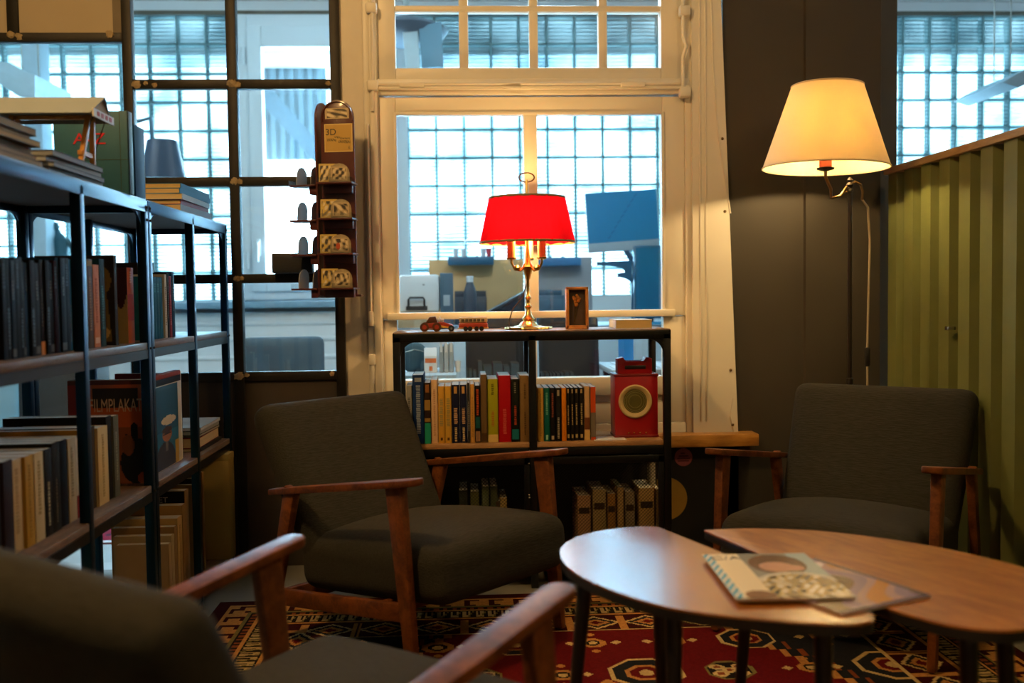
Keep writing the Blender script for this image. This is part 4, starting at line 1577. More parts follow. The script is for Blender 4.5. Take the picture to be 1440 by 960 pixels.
# big dark picture book seen by its front cover
yb0 = yx(150)
h = at(160, 359, 2.78).z - ZSH[2]
bb = book((-.945, 2.775, ZSH[2]), R90, .022, .21, h, '#2a2116', 'tall dark brown book with a bronze figure on its front cover', GL2)
bc = MB()
ft = paint('bronze_print', (.17, .12, .05), rough=.5, var=.3, scale=30)
Tm = Matrix(((0, 1, 0, 0), (0, 0, -1, 0), (1, 0, 0, 0), (0, 0, 0, 1)))


def cover_panel(o, w, h, func, nx, ny, y=None, mat=None, name='cover_print', t=.022, inset=0.):
    """print on the cover that faces local -X (towards the camera once the book is turned)"""
    A = func(nx, ny)
    M = frame_m((-t / 2 - .0006, w / 2 + inset, h / 2), (0, -1, 0), (0, 0, 1))
    return painted(name, w, h, A, mat or print_m, o, M, thick=.0005)


def fn_bronze(nx, ny):
    U, V = np.meshgrid((np.arange(nx) + .5) / nx, (np.arange(ny) + .5) / ny)
    A = np.empty((ny, nx, 3))
    A[:] = np.array(hx('#231b12'))
    br = np.array(hx('#8a6f3a'))
    A[((U - .66) / .30) ** 2 + ((V - .28) / .23) ** 2 < 1] = br
    A[(np.abs(U - .68 - (V - .6) * .1) < .24) & (V > .4) & (V < .98)] = br * .8
    A[(np.abs(U - .72) < .14) & (np.abs(V - .22) < .02)] = np.array(hx('#3d2f18'))
    A[(np.abs(U - .72) < .14) & (np.abs(V - .34) < .02)] = np.array(hx('#3d2f18'))
    A[(np.abs(U - .60) < .03) & (np.abs(V - .27) < .08)] = np.array(hx('#3d2f18'))
    A[((U - .78) / .15) ** 2 + ((V - .86) / .085) ** 2 < 1] = np.array(hx('#d3ad62'))
    A[V > .955] = np.array(hx('#17110b'))
    return A


cover_panel(bb, .21, h, fn_bronze, 60, 72)
h2 = at(186, 376, 2.88).z - ZSH[2]


def fn_maroon(nx, ny):
    U, V = np.meshgrid((np.arange(nx) + .5) / nx, (np.arange(ny) + .5) / ny)
    A = np.empty((ny, nx, 3))
    A[:] = np.array(hx('#3a1414'))
    A[(U > .55) & (V > .3 + .25 * np.sin(U * 9) ** 2)] = np.array(hx('#a08a5c'))
    return A


ob = book((-.945, 2.895, ZSH[2]), R90, .055, .15, h2, '#c9632a', 'thick orange book with a maroon cover against the middle post', GL2, [(.3, .65, .9, '#b8452a'), (.8, .95, .35, '#e3b189', 't')])
cover_panel(ob, .15, h2, fn_maroon, 40, 50, t=.055)

# --- middle shelf, far unit
GF = 'books on the middle shelf of the far bookcase'
ya = 3.09
for i in range(5):
    book((XS - .004, ya + .016 + i * .031, ZSH[2]), R90, .030, .17, .195, ['#17647c', '#14607a', '#175f76', '#12586f', '#17647c'][i],
         'teal volume, %s of five alike on the far bookcase' % ['first', 'second', 'third', 'fourth', 'fifth'][i], GF, [(.75, .9, .6, '#3f8496', 't')])
book((XS - .055, 3.32, ZSH[2]), R90, .03, .13, .245, '#231d1a', 'tall dark brown book behind the teal volumes on the far bookcase', GF)
for (t, h, c, lab, mk, yc) in (
    (.026, .205, '#cfc7b3', 'white spine right of the teal volumes', [(.2, .8, .4, '#8d8678', 't')], 3.265),
    (.022, .21, '#1a1a1c', 'black spine between the white and the red one on the far bookcase', [(.3, .8, .4, '#6d6d6d', 't')], 3.292),
    (.026, .20, '#8c1626', 'crimson spine on the far bookcase', [(.2, .7, .4, '#c9707a', 't')], 3.318),
    (.03, .215, '#25527c', 'blue spine at the right end on the far bookcase', [(.4, .9, .4, '#7fa2c2', 't')], 3.350),
):
    book((XS, yc, ZSH[2]), R90, t, .16, h, c, lab, GF, mk)

# --- lower shelf, near unit: pale paperbacks with a few black ones
GP = 'pale paperbacks on the lower shelf of the near bookcase'
for (a, b_, yt, c, lab, mk, d) in (
    (-6, 8, 648, '#2b1d22', 'dark plum spine at the left edge on the lower shelf', [], .22),
    (8.5, 24, 649, '#c7a878', 'cream spine beside the dark plum one on the lower shelf', [(.2, .9, .3, '#a88a5c', 't')], .22),
    (24.5, 37, 647, '#b8892f', 'mustard spine on the lower shelf of the near bookcase', [(.1, .9, .3, '#98701f', 't')], .22),
    (37.5, 51, 645, '#cbb489', 'sand spine left of the thick black books', [(.3, .9, .3, '#9c8656', 't')], .215),
    (51.5, 63, 640, '#15130f', 'thick black book with a white mark, left one of two', [(.12, .62, .25, '#a89a78', 't')], .23),
    (63.5, 75, 622, '#1d1a12', 'thick black book, right one of two on the lower shelf', [(.1, .6, .15, '#6c6048', 't')], .24),
    (75.5, 88, 619, '#0f0e0d', 'tall black book between pale ones on the lower shelf', [], .25),
    (88.5, 99, 616, '#cdb58c', 'pale cream spine right of the tall black book', [(.3, .9, .3, '#a58d62', 't')], .23),
    (99.5, 112, 617, '#d2c2a6', 'off white spine with a red foot on the lower shelf', [(0, .28, .92, '#7c1518'), (.4, .9, .25, '#a09070', 't')], .22),
    (112.5, 118, 604, '#a77828', 'thin ochre spine half hidden by the post', [], .25),
    (118.5, 129, 600, '#3a2c1c', 'brown spine behind the post on the lower shelf', [], .25),
    (129.5, 144, 600, '#cfb27a', 'wide tan spine right of the post on the lower shelf', [(.1, .9, .2, '#a88c54', 't')], .22),
    (144.5, 152, 585, '#121110', 'large black portfolio right of the wide tan spine', [], .27),
    (152.5, 160, 584, '#5f6257', 'thin grey book right of the black portfolio', [(.2, .8, .3, '#84877b', 't')], .26),
):
    ya, yb = yx(a), yx(b_)
    h = at(a, yt, (ya + yb) / 2).z - ZSH[1]
    h = max(.2, min(h, .27))
    book((XS + random.uniform(-.004, .004), (ya + yb) / 2, ZSH[1]), R90, yb - ya - .001, d, h, c, lab, GP, mk)
book((XS - .008, 2.745, ZSH[1]), R90, .022, .2, .225, '#c4ac78', 'tan book leaning outward at the end of the pale row', GP, tilt=radians(6))


# orange film poster book facing the camera
def fn_film(nx, ny):
    U, V = np.meshgrid((np.arange(nx) + .5) / nx, (np.arange(ny) + .5) / ny)
    A = np.empty((ny, nx, 3))
    A[:] = np.array(hx('#c45a26'))
    A[(U < .12)] = np.array(hx('#9c1f18'))
    A[(V < .05)] = np.array(hx('#5c2116'))
    A[(V > .08) & (V < .27) & (U > .30) & (U < .86)] = np.array(hx('#1f1712'))
    A[(V > .45)] = np.array(hx('#8f4a1e'))
    body = (((U - .88) / .26) ** 2 + ((V - .80) / .22) ** 2 < 1) | (((U - .80) / .05) ** 2 + ((V - .5) / .09) ** 2 < 1) | ((np.abs(V - .56 - (U - .7) * .25) < .035) & (U > .68))
    A[body] = np.array(hx('#0e0b09'))
    A[((U - .72) / .08) ** 2 + ((V - .63) / .10) ** 2 < 1] = np.array(hx('#7a431f'))
    A[((U - .93) / .10) ** 2 + ((V - .95) / .07) ** 2 < 1] = np.array(hx('#b4561f'))
    return A


GW = 'picture volumes standing on the lower shelves'
fb = book((LXF - .014, 2.972, ZSH[1]), R90, .03, .235, .305, '#7c2c14', 'large orange film poster book facing the room on the lower shelf', GW)
cover_panel(fb, .235, .305, fn_film, 70, 90, t=.03)
letter = paint('poster_lettering', (.62, .42, .26), rough=.6)
Mt = frame_m((-.0158, .098, .305 * .75), (0, -1, 0), (0, 0, 1))
text('cover_lettering', 'FILMPLAKAT', .055, letter, fb, Mt, sx=.50)

# framed photograph facing the aisle: man under a cloud


def fn_man(nx, ny):
    U, V = np.meshgrid((np.arange(nx) + .5) / nx, (np.arange(ny) + .5) / ny)
    A = np.empty((ny, nx, 3))
    A[:] = np.array(hx('#12506e'))
    A[V > .55] = np.array(hx('#1a6583'))
    A[((U - .60) / .30) ** 2 + ((V - .43) / .055) ** 2 < 1] = np.array(hx('#c9b48e'))
    A[((U - .45) / .42) ** 2 + ((V - .98) / .30) ** 2 < 1] = np.array(hx('#2a2a33'))
    A[((U - .52) / .19) ** 2 + ((V - .60) / .085) ** 2 < 1] = np.array(hx('#a0653c'))
    A[((U - .52) / .20) ** 2 + ((V - .545) / .04) ** 2 < 1] = np.array(hx('#3a1f14'))
    A[(np.abs(U - .52) < .17) & (np.abs(V - .595) < .012)] = np.array(hx('#1c1210'))
    A[(np.abs(U - .5) < .05) & (V > .68) & (V < .8)] = np.array(hx('#6d6a66'))
    A[(U > .85) & (V > .72)] = np.array(hx('#b18a2a'))
    return A


mf = thing('picture_book', 'large book with a photograph of a dark suited man under a cloud, facing the aisle', 'book', (XS + .004, 3.055, ZSH[1]), R90, GW)
L_ = .335
MB().box(0, L_, .0, .02, 0, .30, bev=.0015).build('cover', paint('cream_cover', (.55, .47, .33), rough=.5), mf)
b = MB()
b.box(0, L_, -.0008, .0, .268, .288)
b.build('title_band', bookmat('#15100e'), mf)
MB().box(0, L_, -.0009, .0205, .288, .303, bev=.001).build('top_band', bookmat('#8a3418'), mf)
MB().box(L_, L_ + .012, .001, .0195, .002, .298).build('pages', pages_m, mf)
painted('cover_photo', L_ - .07, .262, fn_man(60, 70), print_m, mf, frame_m((L_ / 2 - .005, -.0012, .134), (1, 0, 0), (0, 0, 1)), thick=.001)
book((XS - .004, 3.405, ZSH[1]), R90, .018, .21, .292, '#6a2430', 'thin wine red book behind the photograph of the man', GW)
book((XS - .004, 3.425, ZSH[1]), R90, .016, .21, .285, '#17161a', 'thin black book behind the wine red one', GW)

# stack at the end of the lower shelf
GS = 'books stacked flat at the end of the lower shelf'


def flat_stack(x0, x1, y0, y1, z, items, group, name='book', cat='book', jit=.008):
    for (t, c, pc, lab, kind) in items:
        jx, jy = random.uniform(-jit, jit), random.uniform(-jit, jit)
        o = thing(name, lab, cat, ((x0 + x1) / 2 + jx, (y0 + y1) / 2 + jy, z), random.uniform(-.03, .03), group)
        hx_, hy_ = (x1 - x0) / 2, (y1 - y0) / 2
        ct = min(.0018, t * .2)
        b = MB()
        b.box(-hx_, hx_, -hy_, hy_, t - ct, t - .0002)
        b.box(-hx_, hx_, -hy_, hy_, 0.0002, ct)
        if kind == 'spine':
            b.box(hx_ - .002, hx_, -hy_, hy_, ct, t - ct)
        b.build('cover', bookmat(c), o)
        MB().box(-hx_ + .002, hx_ - (.003 if kind == 'spine' else .001), -hy_ + .001, hy_ - .001, ct, t - ct).build('pages', paint('page_edges_' + pc.strip('#'), pc, rough=.8, var=.15, scale=200, stretch=(.03, .03, 1)), o)
        z += t
    return z


flat_stack(-1.17, -.935, 3.55, 3.86, ZSH[1], [
    (.012, '#2a2a2c', '#c8b48a', 'dark thin book at the bottom of the lower shelf stack', 'spine'),
    (.036, '#7d1220', '#cdb78c', 'thick crimson book in the lower shelf stack', 'p'),
    (.010, '#44484a', '#a6a294', 'grey booklet above the crimson book', 'p'),
    (.016, '#1d2c38', '#9aa0a2', 'dark blue magazine in the lower shelf stack', 'p'),
    (.012, '#aeb6ba', '#c8ccce', 'pale magazine on top of the lower shelf stack', 'p')], GS)

# --- bottom shelf, far unit: pale books with covers to the camera
GB = 'pale books on the bottom shelf of the far bookcase'
for (y, t, d, h, c, lab, mk) in (
    (3.215, .03, .165, .205, '#b59a70', 'nearest pale cream book on the bottom shelf', []),
    (3.248, .03, .185, .225, '#b8a176', 'pale book second from the front on the bottom shelf', []),
    (3.282, .032, .2, .245, '#9c7c50', 'tan book third from the front on the bottom shelf', []),
    (3.33, .055, .215, .265, '#c9a767', 'thick straw coloured book on the bottom shelf', [(.1, .9, .2, '#a88746', 't')]),
    (3.385, .042, .22, .295, '#a98552', 'light brown book in front of the black titled one', []),
):
    book((XS + .006, y, ZSH[0]), R90, t, d, h, c, lab, GB, mk)
sb = book((XS + .002, 3.435, ZSH[0]), R90, .045, .23, .335, '#b69062', 'tall book with a black title band on the bottom shelf', GB)
b = MB()
b.box(-.0235, -.0226, .002, .228, .275, .334)
b.build('title_band', bookmat('#0d0b0b'), sb)
text('band_lettering', 'SECRET', .026, paint('dim_lettering', (.35, .3, .24)), sb, frame_m((-.0239, .105, .305), (0, -1, 0), (0, 0, 1)), sx=1.1)
for (y, t, d, h, c, lab) in (
    (3.56, .02, .2, .33, '#a98c5c', 'thin beige book behind the titled one on the bottom shelf'),
    (3.60, .03, .2, .345, '#2a261f', 'dark book between beige ones on the bottom shelf'),
    (3.645, .022, .21, .36, '#a5793f', 'ochre book near the end of the bottom shelf'),
):
    book((XS + .004, y, ZSH[0]), R90, t, d, h, c, lab, GB)
yb_ = thing('box_file', 'large mustard yellow box file at the end of the bottom shelf', 'box file', (-1.0, 3.82, ZSH[0]))
MB().box(-.16, .112, -.04, .04, 0, .40, bev=.003).build('box_body', paint('mustard_card', (.36, .25, .06), rough=.6), yb_)
MB().box(-.161, .113, -.041, .041, .375, .402, bev=.003).build('lid', paint('mustard_card_lid', (.38, .27, .07), rough=.6), yb_)

# ------------------------------------------------------------------ on top of the tall units
ZT = 1.3602
GT = 'magazines stacked on the near bookcase'
tones = [('#5f5648', '#a58e68'), ('#6a5f50', '#9d8660'), ('#3e3a34', '#8f7a58'), ('#77705f', '#b39a6a'), ('#5a5244', '#a08860'), ('#4a463e', '#8d7c5e'), ('#8a826e', '#b8a276')]
its = []
for i in range(6):
    its.append((random.uniform(.012, .019), tones[i % 7][0], tones[i % 7][1], '%s magazine in the left stack beside the toy stall' % ['lowest', 'second lowest', 'third lowest', 'fourth lowest', 'fifth lowest', 'topmost'][i], 'p'))
flat_stack(-1.23, -.925, 1.99, 2.245, ZT, its, GT, 'magazine', 'magazine', .014)
its = []
tb_ = [('#6d7076', '#8f97a2'), ('#59606a', '#8d95a0'), ('#777468', '#9aa0a8'), ('#4c5056', '#8b8f94'), ('#8c887c', '#a3a19a')]
for i in range(4):
    its.append((random.uniform(.009, .014), tb_[i][0], tb_[i][1], '%s magazine in the right stack under the toy stall' % ['lowest', 'second lowest', 'third', 'topmost'][i], 'p'))
ztop = flat_stack(-1.2, -.920, 2.30, 2.625, ZT, its, GT, 'magazine', 'magazine', .008)

# wooden toy market stall with a card roof
stl = thing('toy_market_stall', 'wooden toy stall with a beige pitched card roof on the magazine stack', 'toy', (-1.078, 2.56, ztop + .0005))
zr = at(70, 137, 2.56).z - ztop
ze = at(70, 159, 2.49).z - ztop
card = paint('beige_card_roof', (.23, .27, .30), rough=.75, var=.06, scale=8)
xa, xb = -.30, .195
b = MB()
for s in (-1, 1):
    p = [Vector((xa, 0, zr)), Vector((xb, 0, zr)), Vector((xb - .012, s * .075, ze)), Vector((xa, s * .075, ze))]
    nrm = Vector((0, s * (zr - ze), .075)).normalized() * .003
    lo = [b.bm.verts.new(q - nrm) for q in p]
    hi = [b.bm.verts.new(q) for q in p]
    b.bm.faces.new(hi)
    b.bm.faces.new(lo[::-1])
    for k in range(4):
        b.bm.faces.new((hi[k], hi[(k + 1) % 4], lo[(k + 1) % 4], lo[k]))
b.build('roof', card, stl)
M_x = Matrix(((0, 0, 1, 0), (1, 0, 0, 0), (0, 1, 0, 0), (0, 0, 0, 1)))
for x in (xb - .014, -.15):
    b = MB()
    b.prism([(-.07, ze), (.07, ze), (0, zr - .004)], x, x + .004, M=M_x)
    b.build('gable', paint('brown_card_gable', (.33, .22, .10), rough=.7), stl)
b = MB()
b.box(xb - .008, xb - .004, -.07, .07, ze - .008, ze + .012)
sg = b.build('gable_sign', paint('white_sign_card', (.66, .64, .62), rough=.6), stl)
b = MB()
for y in (-.048, -.02, .008, .036):
    b.box(xb - .0042, xb - .003, y, y + .016, ze - .003, ze + .008)
b.build('sign_marks', paint('red_sign_marks', (.45, .05, .05), rough=.6), sg)
ol = wood('amber_toy_wood', (.42, .18, .03), (.6, .29, .06), (4, 4, 4), rough=.4, coat=.2)
for x in (xb - .050, -.04):
    for s in (-1, 1):
        b = MB()
        b.bar((x, s * .040, 0), (x + .012, s * .012, ze + .004), .012, .012, bev=.001)
        b.build('leg', ol, stl)
    MB().box(x - .006, x + .006, -.045, .045, .018, .03, bev=.001).build('cross_bar', ol, stl)
MB().box(-.04, xb - .045, -.006, .006, ze - .004, ze + .006, bev=.001).build('ridge_beam', ol, stl)
b = MB()
b.tube([(xb - .02, .05, ze), (xb - .075, .085, .0)], .0014, 5)
b.tube([(xb - .025, -.02, ze), (xb - .06, -.03, .02)], .0014, 5)
b.build('stay_line', blk, stl)

# green index folder
gx0, gx1 = at(78, 200, 2.80), at(183, 200, 2.80)
hgf = at(130, 157, 2.80).z - ZT
gf = thing('index_folder', 'dark green A to Z index folder standing on the near bookcase', 'folder', ((gx0.x + gx1.x) / 2, 2.80, ZT))
gw = gx1.x - gx0.x
greenc = paint('green_folder_card', (.014, .085, .13), rough=.55, var=.12, scale=14)
MB().box(-gw / 2, gw / 2, -.012, -.009, 0, hgf, bev=.001).build('front_cover', greenc, gf)
MB().box(-gw / 2, gw / 2, .020, .023, 0, hgf, bev=.001).build('back_cover', greenc, gf)
MB().box(gw / 2 - .004, gw / 2, -.012, .023, 0, hgf, bev=.001).build('spine', paint('green_folder_spine', (.03, .075, .075), rough=.55), gf)
MB().box(-gw / 2 + .004, gw / 2 - .004, -.009, .020, .003, hgf - .004).build('leaves', pages_m, gf)
b = MB()
b.box(gw / 2 - .024, gw / 2 - .022, -.0126, -.0119, 0, hgf)
b.box(-gw / 2, gw / 2, -.0126, -.0119, .092, .094)
b.build('crease', paint('green_crease', (.025, .05, .035), rough=.6), gf)
text('lettering', 'A-Z', .043, paint('red_lettering', (.55, .012, .015), rough=.5), gf, frame_m((at(126, 196, 2.79).x - gf.location.x, -.0125, at(126, 196, 2.79).z - ZT), (1, 0, 0), (0, 0, 1)), extr=.0008, sx=1.25)
GU = 'books standing at the end of the near bookcase top'
for (yc, t, h, d, c, lab) in ((2.845, .055, .205, .17, '#8a6a40', 'tan book upright right of the green folder'), (2.925, .085, .205, .19, '#0f3f63', 'thick dark blue box volume upright right of the tan book'), (2.984, .022, .165, .16, '#b7987a', 'thin cream book upright right of the dark blue volume')):
    book((LXF - .02 + (.008 if t > .08 else 0), yc, ZT), R90, t, d, h, c, lab, GU)
GY = 'yellowed books stacked on the far bookcase'
flat_stack(-1.12, -.912, 3.33, 3.70, ZT, [
    (.022, '#8f9aa8', '#c2ab7c', 'lowest yellowed book in the stack on the far bookcase', 'spine'),
    (.016, '#8a3038', '#bda272', 'second yellowed book with a red cover in the far stack', 'spine'),
    (.019, '#a7b0b6', '#c8b080', 'third yellowed book in the far stack', 'spine'),
    (.018, '#2f6f98', '#c4a872', 'fourth yellowed book with a blue spine in the far stack', 'spine'),
    (.017, '#2b6b90', '#c0a060', 'topmost yellowed book with a blue cover in the far stack', 'spine')], GY)
# ================================================================== REVOLVING STEREO CARD RACK
rk = thing('card_rack', 'dark red three sided card rack with an arched yellow header left of the window', 'card rack', (-.452, 3.845, 1.078))
redwood = paint('dark_red_stained_wood', (.085, .018, .012), rough=.4, var=.25, scale=18, coat=.2)
rackside = {}


def sepia(seed, round_=False):
    rng = np.random.default_rng(seed)

    def fn(nx, ny):
        U, V = np.meshgrid((np.arange(nx) + .5) / nx, (np.arange(ny) + .5) / ny)
        A = np.empty((ny, nx, 3))
        A[:] = np.array(hx('#cfb25a' if not round_ else '#c2ad86'))
        q = sum(np.sin(U * rng.uniform(6, 22) + V * rng.uniform(-18, 18) + rng.uniform(0, 6)) for _ in range(5))
        inn = (np.abs(U - .5) < .42) & (np.abs(V - .5) < .40)
        A[inn & (q > .2)] = np.array(hx('#8a7b5c'))
        A[inn & (q > 1.3)] = np.array(hx('#3a332a'))
        A[inn & (q < -1.4)] = np.array(hx('#e0d2ae'))
        if seed == 2:
            A[((U - .35) / .13) ** 2 + ((V - .6) / .25) ** 2 < 1] = np.array(hx('#c0512a'))
        return A
    return fn


def rack_face(ang, front):
    """one of the three faces; local frame: x across, outward = -y"""
    T = Matrix.Rotation(ang, 4, 'Z')
    yo = -.045 if front else -.078
    dp = .085 if front else .105
    b = MB()
    P = [(-.064, 0), (.064, 0), (.064, .668)]
    for k in range(13):
        a = pi * k / 12
        P.append((.064 * cos(a), .668 + .066 * sin(a)))
    P += [(-.064, .668)]
    b.prism(P, yo, yo + .008, M=T @ Matrix(((1, 0, 0, 0), (0, 0, 1, 0), (0, 1, 0, 0), (0, 0, 0, 1))), bev=.001)
    bd = b.build('face_board', redwood, rk)
    if front:
        A = np.empty((54, 62, 3))
        U, V = np.meshgrid((np.arange(62) + .5) / 62, (np.arange(54) + .5) / 54)
        A[:] = np.array(hx('#c9a14c'))
        A[(np.abs(U - .5) > .47) | (np.abs(V - .5) > .47)] = np.array(hx('#e2c67c'))
        for (u0, u1, v, hgt) in ((.36, .58, .47, .03), (.55, .92, .50, .03), (.1, .42, .57, .045), (.50, .92, .62, .05), (.86, .9, .82, .05)):
            m = (U > u0) & (U < u1) & (np.abs(V - v - (U - .3) * .06) < hgt) & (np.sin(U * 160 + V * 30) > -.4)
            A[m] = np.array(hx('#6a5a28'))
        painted('header_card', .108, .105, A, print_m, bd, T @ frame_m((.004, yo - .0012, .592), (1, 0, 0), (0, 0, 1)))
        text('header_lettering', '3D', .034, paint('header_ink', (.03, .03, .02)), bd, T @ frame_m((-.025, yo - .0014, .613), (1, 0, 0), (0, 0, 1)), extr=.0006)
        A2 = sepia(11, True)(50, 30)
        pa = painted('arch_picture', .092, .040, A2, print_m, bd, T @ frame_m((0, yo - .0012, .683), (1, 0, 0), (0, 0, 1)))
        b = MB()
        pts = [(.058, yo - .002, .655)] + [(.058 * cos(pi * k / 12), yo - .002, .668 + .060 * sin(pi * k / 12)) for k in range(13)] + [(-.058, yo - .002, .655)]
        b.tube([T @ Vector(p) for p in pts], .004, 6)
        b.build('arch_moulding', redwood, bd)
    for j, z in enumerate((.022, .150, .280, .412)):
        b = MB()
        b.box(-.062, .074, yo - dp, yo, z, z + .007, M=T, bev=.001)
        b.box(-.05, .06, yo - .03, yo, z - .03, z, M=T, bev=.002)
        lg = b.build('ledge', redwood, rk)
        b = MB()
        b.box(-.062, .074, yo - dp - .001, yo - dp + .001, z + .007, z + .024, M=T)
        b.build('ledge_lip', clear_m, lg)
        # cards standing on the ledge
        zc = z + .0072
        if front:
            cdn = thing('stereo_card', 'folded stereo view card on the %s front ledge of the card rack' % ['lowest', 'second lowest', 'second highest', 'highest'][j], 'card', (0, 0, 0), 0, 'stereo cards on the rack')
            W_ = Matrix.Translation(rk.location)
            x0 = [-.032, -.034, -.030, -.034][j] + .004
            O = W_ @ T @ Matrix.Translation((x0, yo - .045, zc))
            cdn.matrix_world = O
            wd, hh = .062, .072
            A = sepia(j * 3 + 1)(36, 40)
            painted('flat_panel', wd, hh, A, print_m, cdn, frame_m((0, 0, hh / 2), (1, .12, 0), (0, .08, 1)), thick=.0012)
            # arched double picture standing forward
            b = MB()
            P = [(-.038, 0), (.038, 0), (.038, .034)]
            for k in range(9):
                a = pi * k / 8
                P.append((.038 * cos(a), .034 + .036 * sin(a)))
            P.append((-.038, .034))
            b.prism(P, 0, .0014, M=frame_m((.052, -.018, 0), (1, .25, 0), (0, .05, 1)))
            ap = b.build('arched_panel', paint('sepia_card', (.36, .29, .17), rough=.6, var=.5, scale=60), cdn)
            painted('arched_picture', .060, .052, sepia(j + 1, True)(40, 34), print_m, ap, frame_m((.052, -.0205, .031), (1, .25, 0), (0, .05, 1)), thick=.0006)
        else:
            for q, y in enumerate((-.030, -.088)):
                cdn = thing('stereo_card', 'pale %s stereo card on the %s left ledge of the card rack' % (['inner', 'outer'][q], ['lowest', 'second lowest', 'second highest', 'highest'][j]), 'card', (0, 0, 0), 0, 'stereo cards on the rack')
                cdn.matrix_world = Matrix.Translation(rk.location) @ T @ Matrix.Translation((.006, yo + y + .004, zc))
                b = MB()
                P = [(-.045, 0), (.045, 0), (.045, .04)] + [(.045 * cos(pi * k / 8), .04 + .034 * sin(pi * k / 8)) for k in range(9)] + [(-.045, .04)]
                b.prism(P, 0, .0016, M=frame_m((0, 0, 0), (1, 0, 0), (0, .06, 1)))
                b.build('arched_panel', paint('pale_card', (.62, .64, .64), rough=.5), cdn)


clear_m = clear_glass('clear_acrylic', (.93, .95, .95), refl=.12, rough=.05)
rack_face(radians(-9), True)
rack_face(radians(-9 - 97), False)

b = MB()
b.tube([(0, 0, -.004), (0, 0, .66)], .026, 16)
b.build('centre_column', redwood, rk)
b = MB()
b.box(-.012, .012, 0, .150, .30, .33, bev=.002)
b.box(-.03, .03, .146, .154, .26, .37, bev=.002)
b.build('wall_bracket', blackmetal, rk)
b = MB()
b.box(-.07, .07, -.05, .045, -.004, .004, bev=.001)
b.build('bottom_plate', redwood, rk)

# small black box on the partition bar
q0, q1 = at(384, 385, 3.95), at(440, 356, 3.95)
bb_ = thing('black_box', 'small black box standing on the partition bar behind the card rack', 'box', ((q0.x + q1.x) / 2, 3.955, 1.168))
wb = (q1.x - q0.x) / 2
MB().box(-wb, wb, -.03, .03, 0, q1.z - 1.168, bev=.003).build('box_body', black_p, bb_)
MB().box(-wb + .006, wb - .006, -.031, -.029, .008, q1.z - 1.168 - .008, bev=.001).build('front_grille', paint('dark_grille', (.02, .02, .02), rough=.8, var=.4, scale=300), bb_)

# ================================================================== FLOOR LAMP
fl_ = thing('floor_lamp', 'floor lamp with a beige cone shade beside the green partition', 'floor lamp', (1.432, 3.62, 0))
FX, FY = 1.432, 3.62
hd_ = at(1163, 232, 3.62)
SXc = (at(1160, 120, 3.62).x + at(1162, 235, 3.62).x) / 2 - FX
zt, zb = at(1160, 121, 3.62).z, at(1162, 236, 3.62).z
MB().lathe([(.001, 0), (.135, 0), (.14, .006), (.136, .018), (.05, .028), (.018, .034), (.001, .034)], n=40).build('base', blackmetal, fl_)
b = MB()
ptop = at(1205, 258, 3.62).z
b.lathe([(.010, .03), (.0085, .72), (.013, .725), (.013, .745), (.0085, .75), (.0075, ptop - .03), (.012, ptop - .028), (.012, ptop - .02), (.008, ptop - .015), (.014, ptop - .005), (.008, ptop + .005), (.012, ptop + .012), (.004, ptop + .022)], n=16)
b.build('pole', paint('dark_bronze_pole', (.035, .028, .022), rough=.4, metal=.6), fl_)
b = MB()
ex_ = SXc
b.tube([(-.012, 0, ptop - .012), (-.035, 0, ptop - .045), (-.07, 0, ptop - .052), (ex_ + .02, 0, ptop - .02), (ex_, 0, ptop + .025), (ex_, 0, zb - .012)], .006, 10)
b.tube([(-.012, 0, ptop - .012), (.02, 0, ptop + .006), (.04, .0, ptop - .004), (.048, 0, ptop - .03), (.045, .0, ptop - .06)], .005, 10)
b.tube([(-.03, 0, ptop - .035), (0, 0, ptop - .025)], .004, 8)
b.build('swing_arm', bronze, fl_)
b = MB()
b.lathe([(.006, -.012), (.030, -.006), (.032, 0), (.01, .003)], c=(ex_, 0, zb + .0), n=20)
b.build('drip_cup', blackmetal, fl_)
b = MB()
b.lathe([(.022, .003), (.022, .055), (.016, .058)], c=(ex_, 0, zb), n=20)
b.build('socket_sleeve', paint('orange_red_sleeve', (.62, .10, .04), rough=.5), fl_)
b = MB()
b.lathe([(.012, .058), (.018, .075), (.03, .10), (.03, .118), (.018, .138), (.002, .144)], c=(ex_, 0, zb), n=20)
b.build('bulb', emit('warm_bulb', (1, .66, .28), 30), fl_)
lsh = cloth_shade('linen_shade', (.82, .70, .45), (.80, .46, .135), .14, weave=420)
rb = (at(1247, 235, 3.62).x - at(1077, 238, 3.62).x) / 2
rt = (at(1208, 121, 3.62).x - at(1112, 121, 3.62).x) / 2
Mt_ = Matrix.Translation((ex_, 0, zb + .0)) @ Matrix.Rotation(radians(1.2), 4, 'Y')
b = MB()
n = 72
H_ = zt - zb
rings = []
for k in range(6):
    f_ = k / 5
    rings.append([b.bm.verts.new(Mt_ @ Vector(((rb + (rt - rb) * f_) * cos(2 * pi * j / n), (rb + (rt - rb) * f_) * sin(2 * pi * j / n), f_ * H_))) for j in range(n)])
for A_, B_ in zip(rings, rings[1:]):
    for j in range(n):
        fc = b.bm.faces.new((A_[j], A_[(j + 1) % n], B_[(j + 1) % n], B_[j]))
        fc.smooth = True
sd = b.build('lamp_shade', lsh, fl_, sharp=80)
for (r, z, nm) in ((rb, 0, 'bottom_rim'), (rt, H_, 'top_rim')):
    b = MB()
    b.tube([Mt_ @ Vector((r * cos(2 * pi * k / 64), r * sin(2 * pi * k / 64), z)) for k in range(64)], .0028, 6, closed=True)
    b.build(nm, paint('linen_rim', (.72, .56, .32), rough=.7), sd)
b = MB()
for k in range(3):
    a = 2 * pi * k / 3
    b.tube([Mt_ @ Vector((.02 * cos(a), .02 * sin(a), .062)), Mt_ @ Vector((rt * cos(a), rt * sin(a), H_))], .0018, 5)
b.build('shade_carrier', blackmetal, sd)
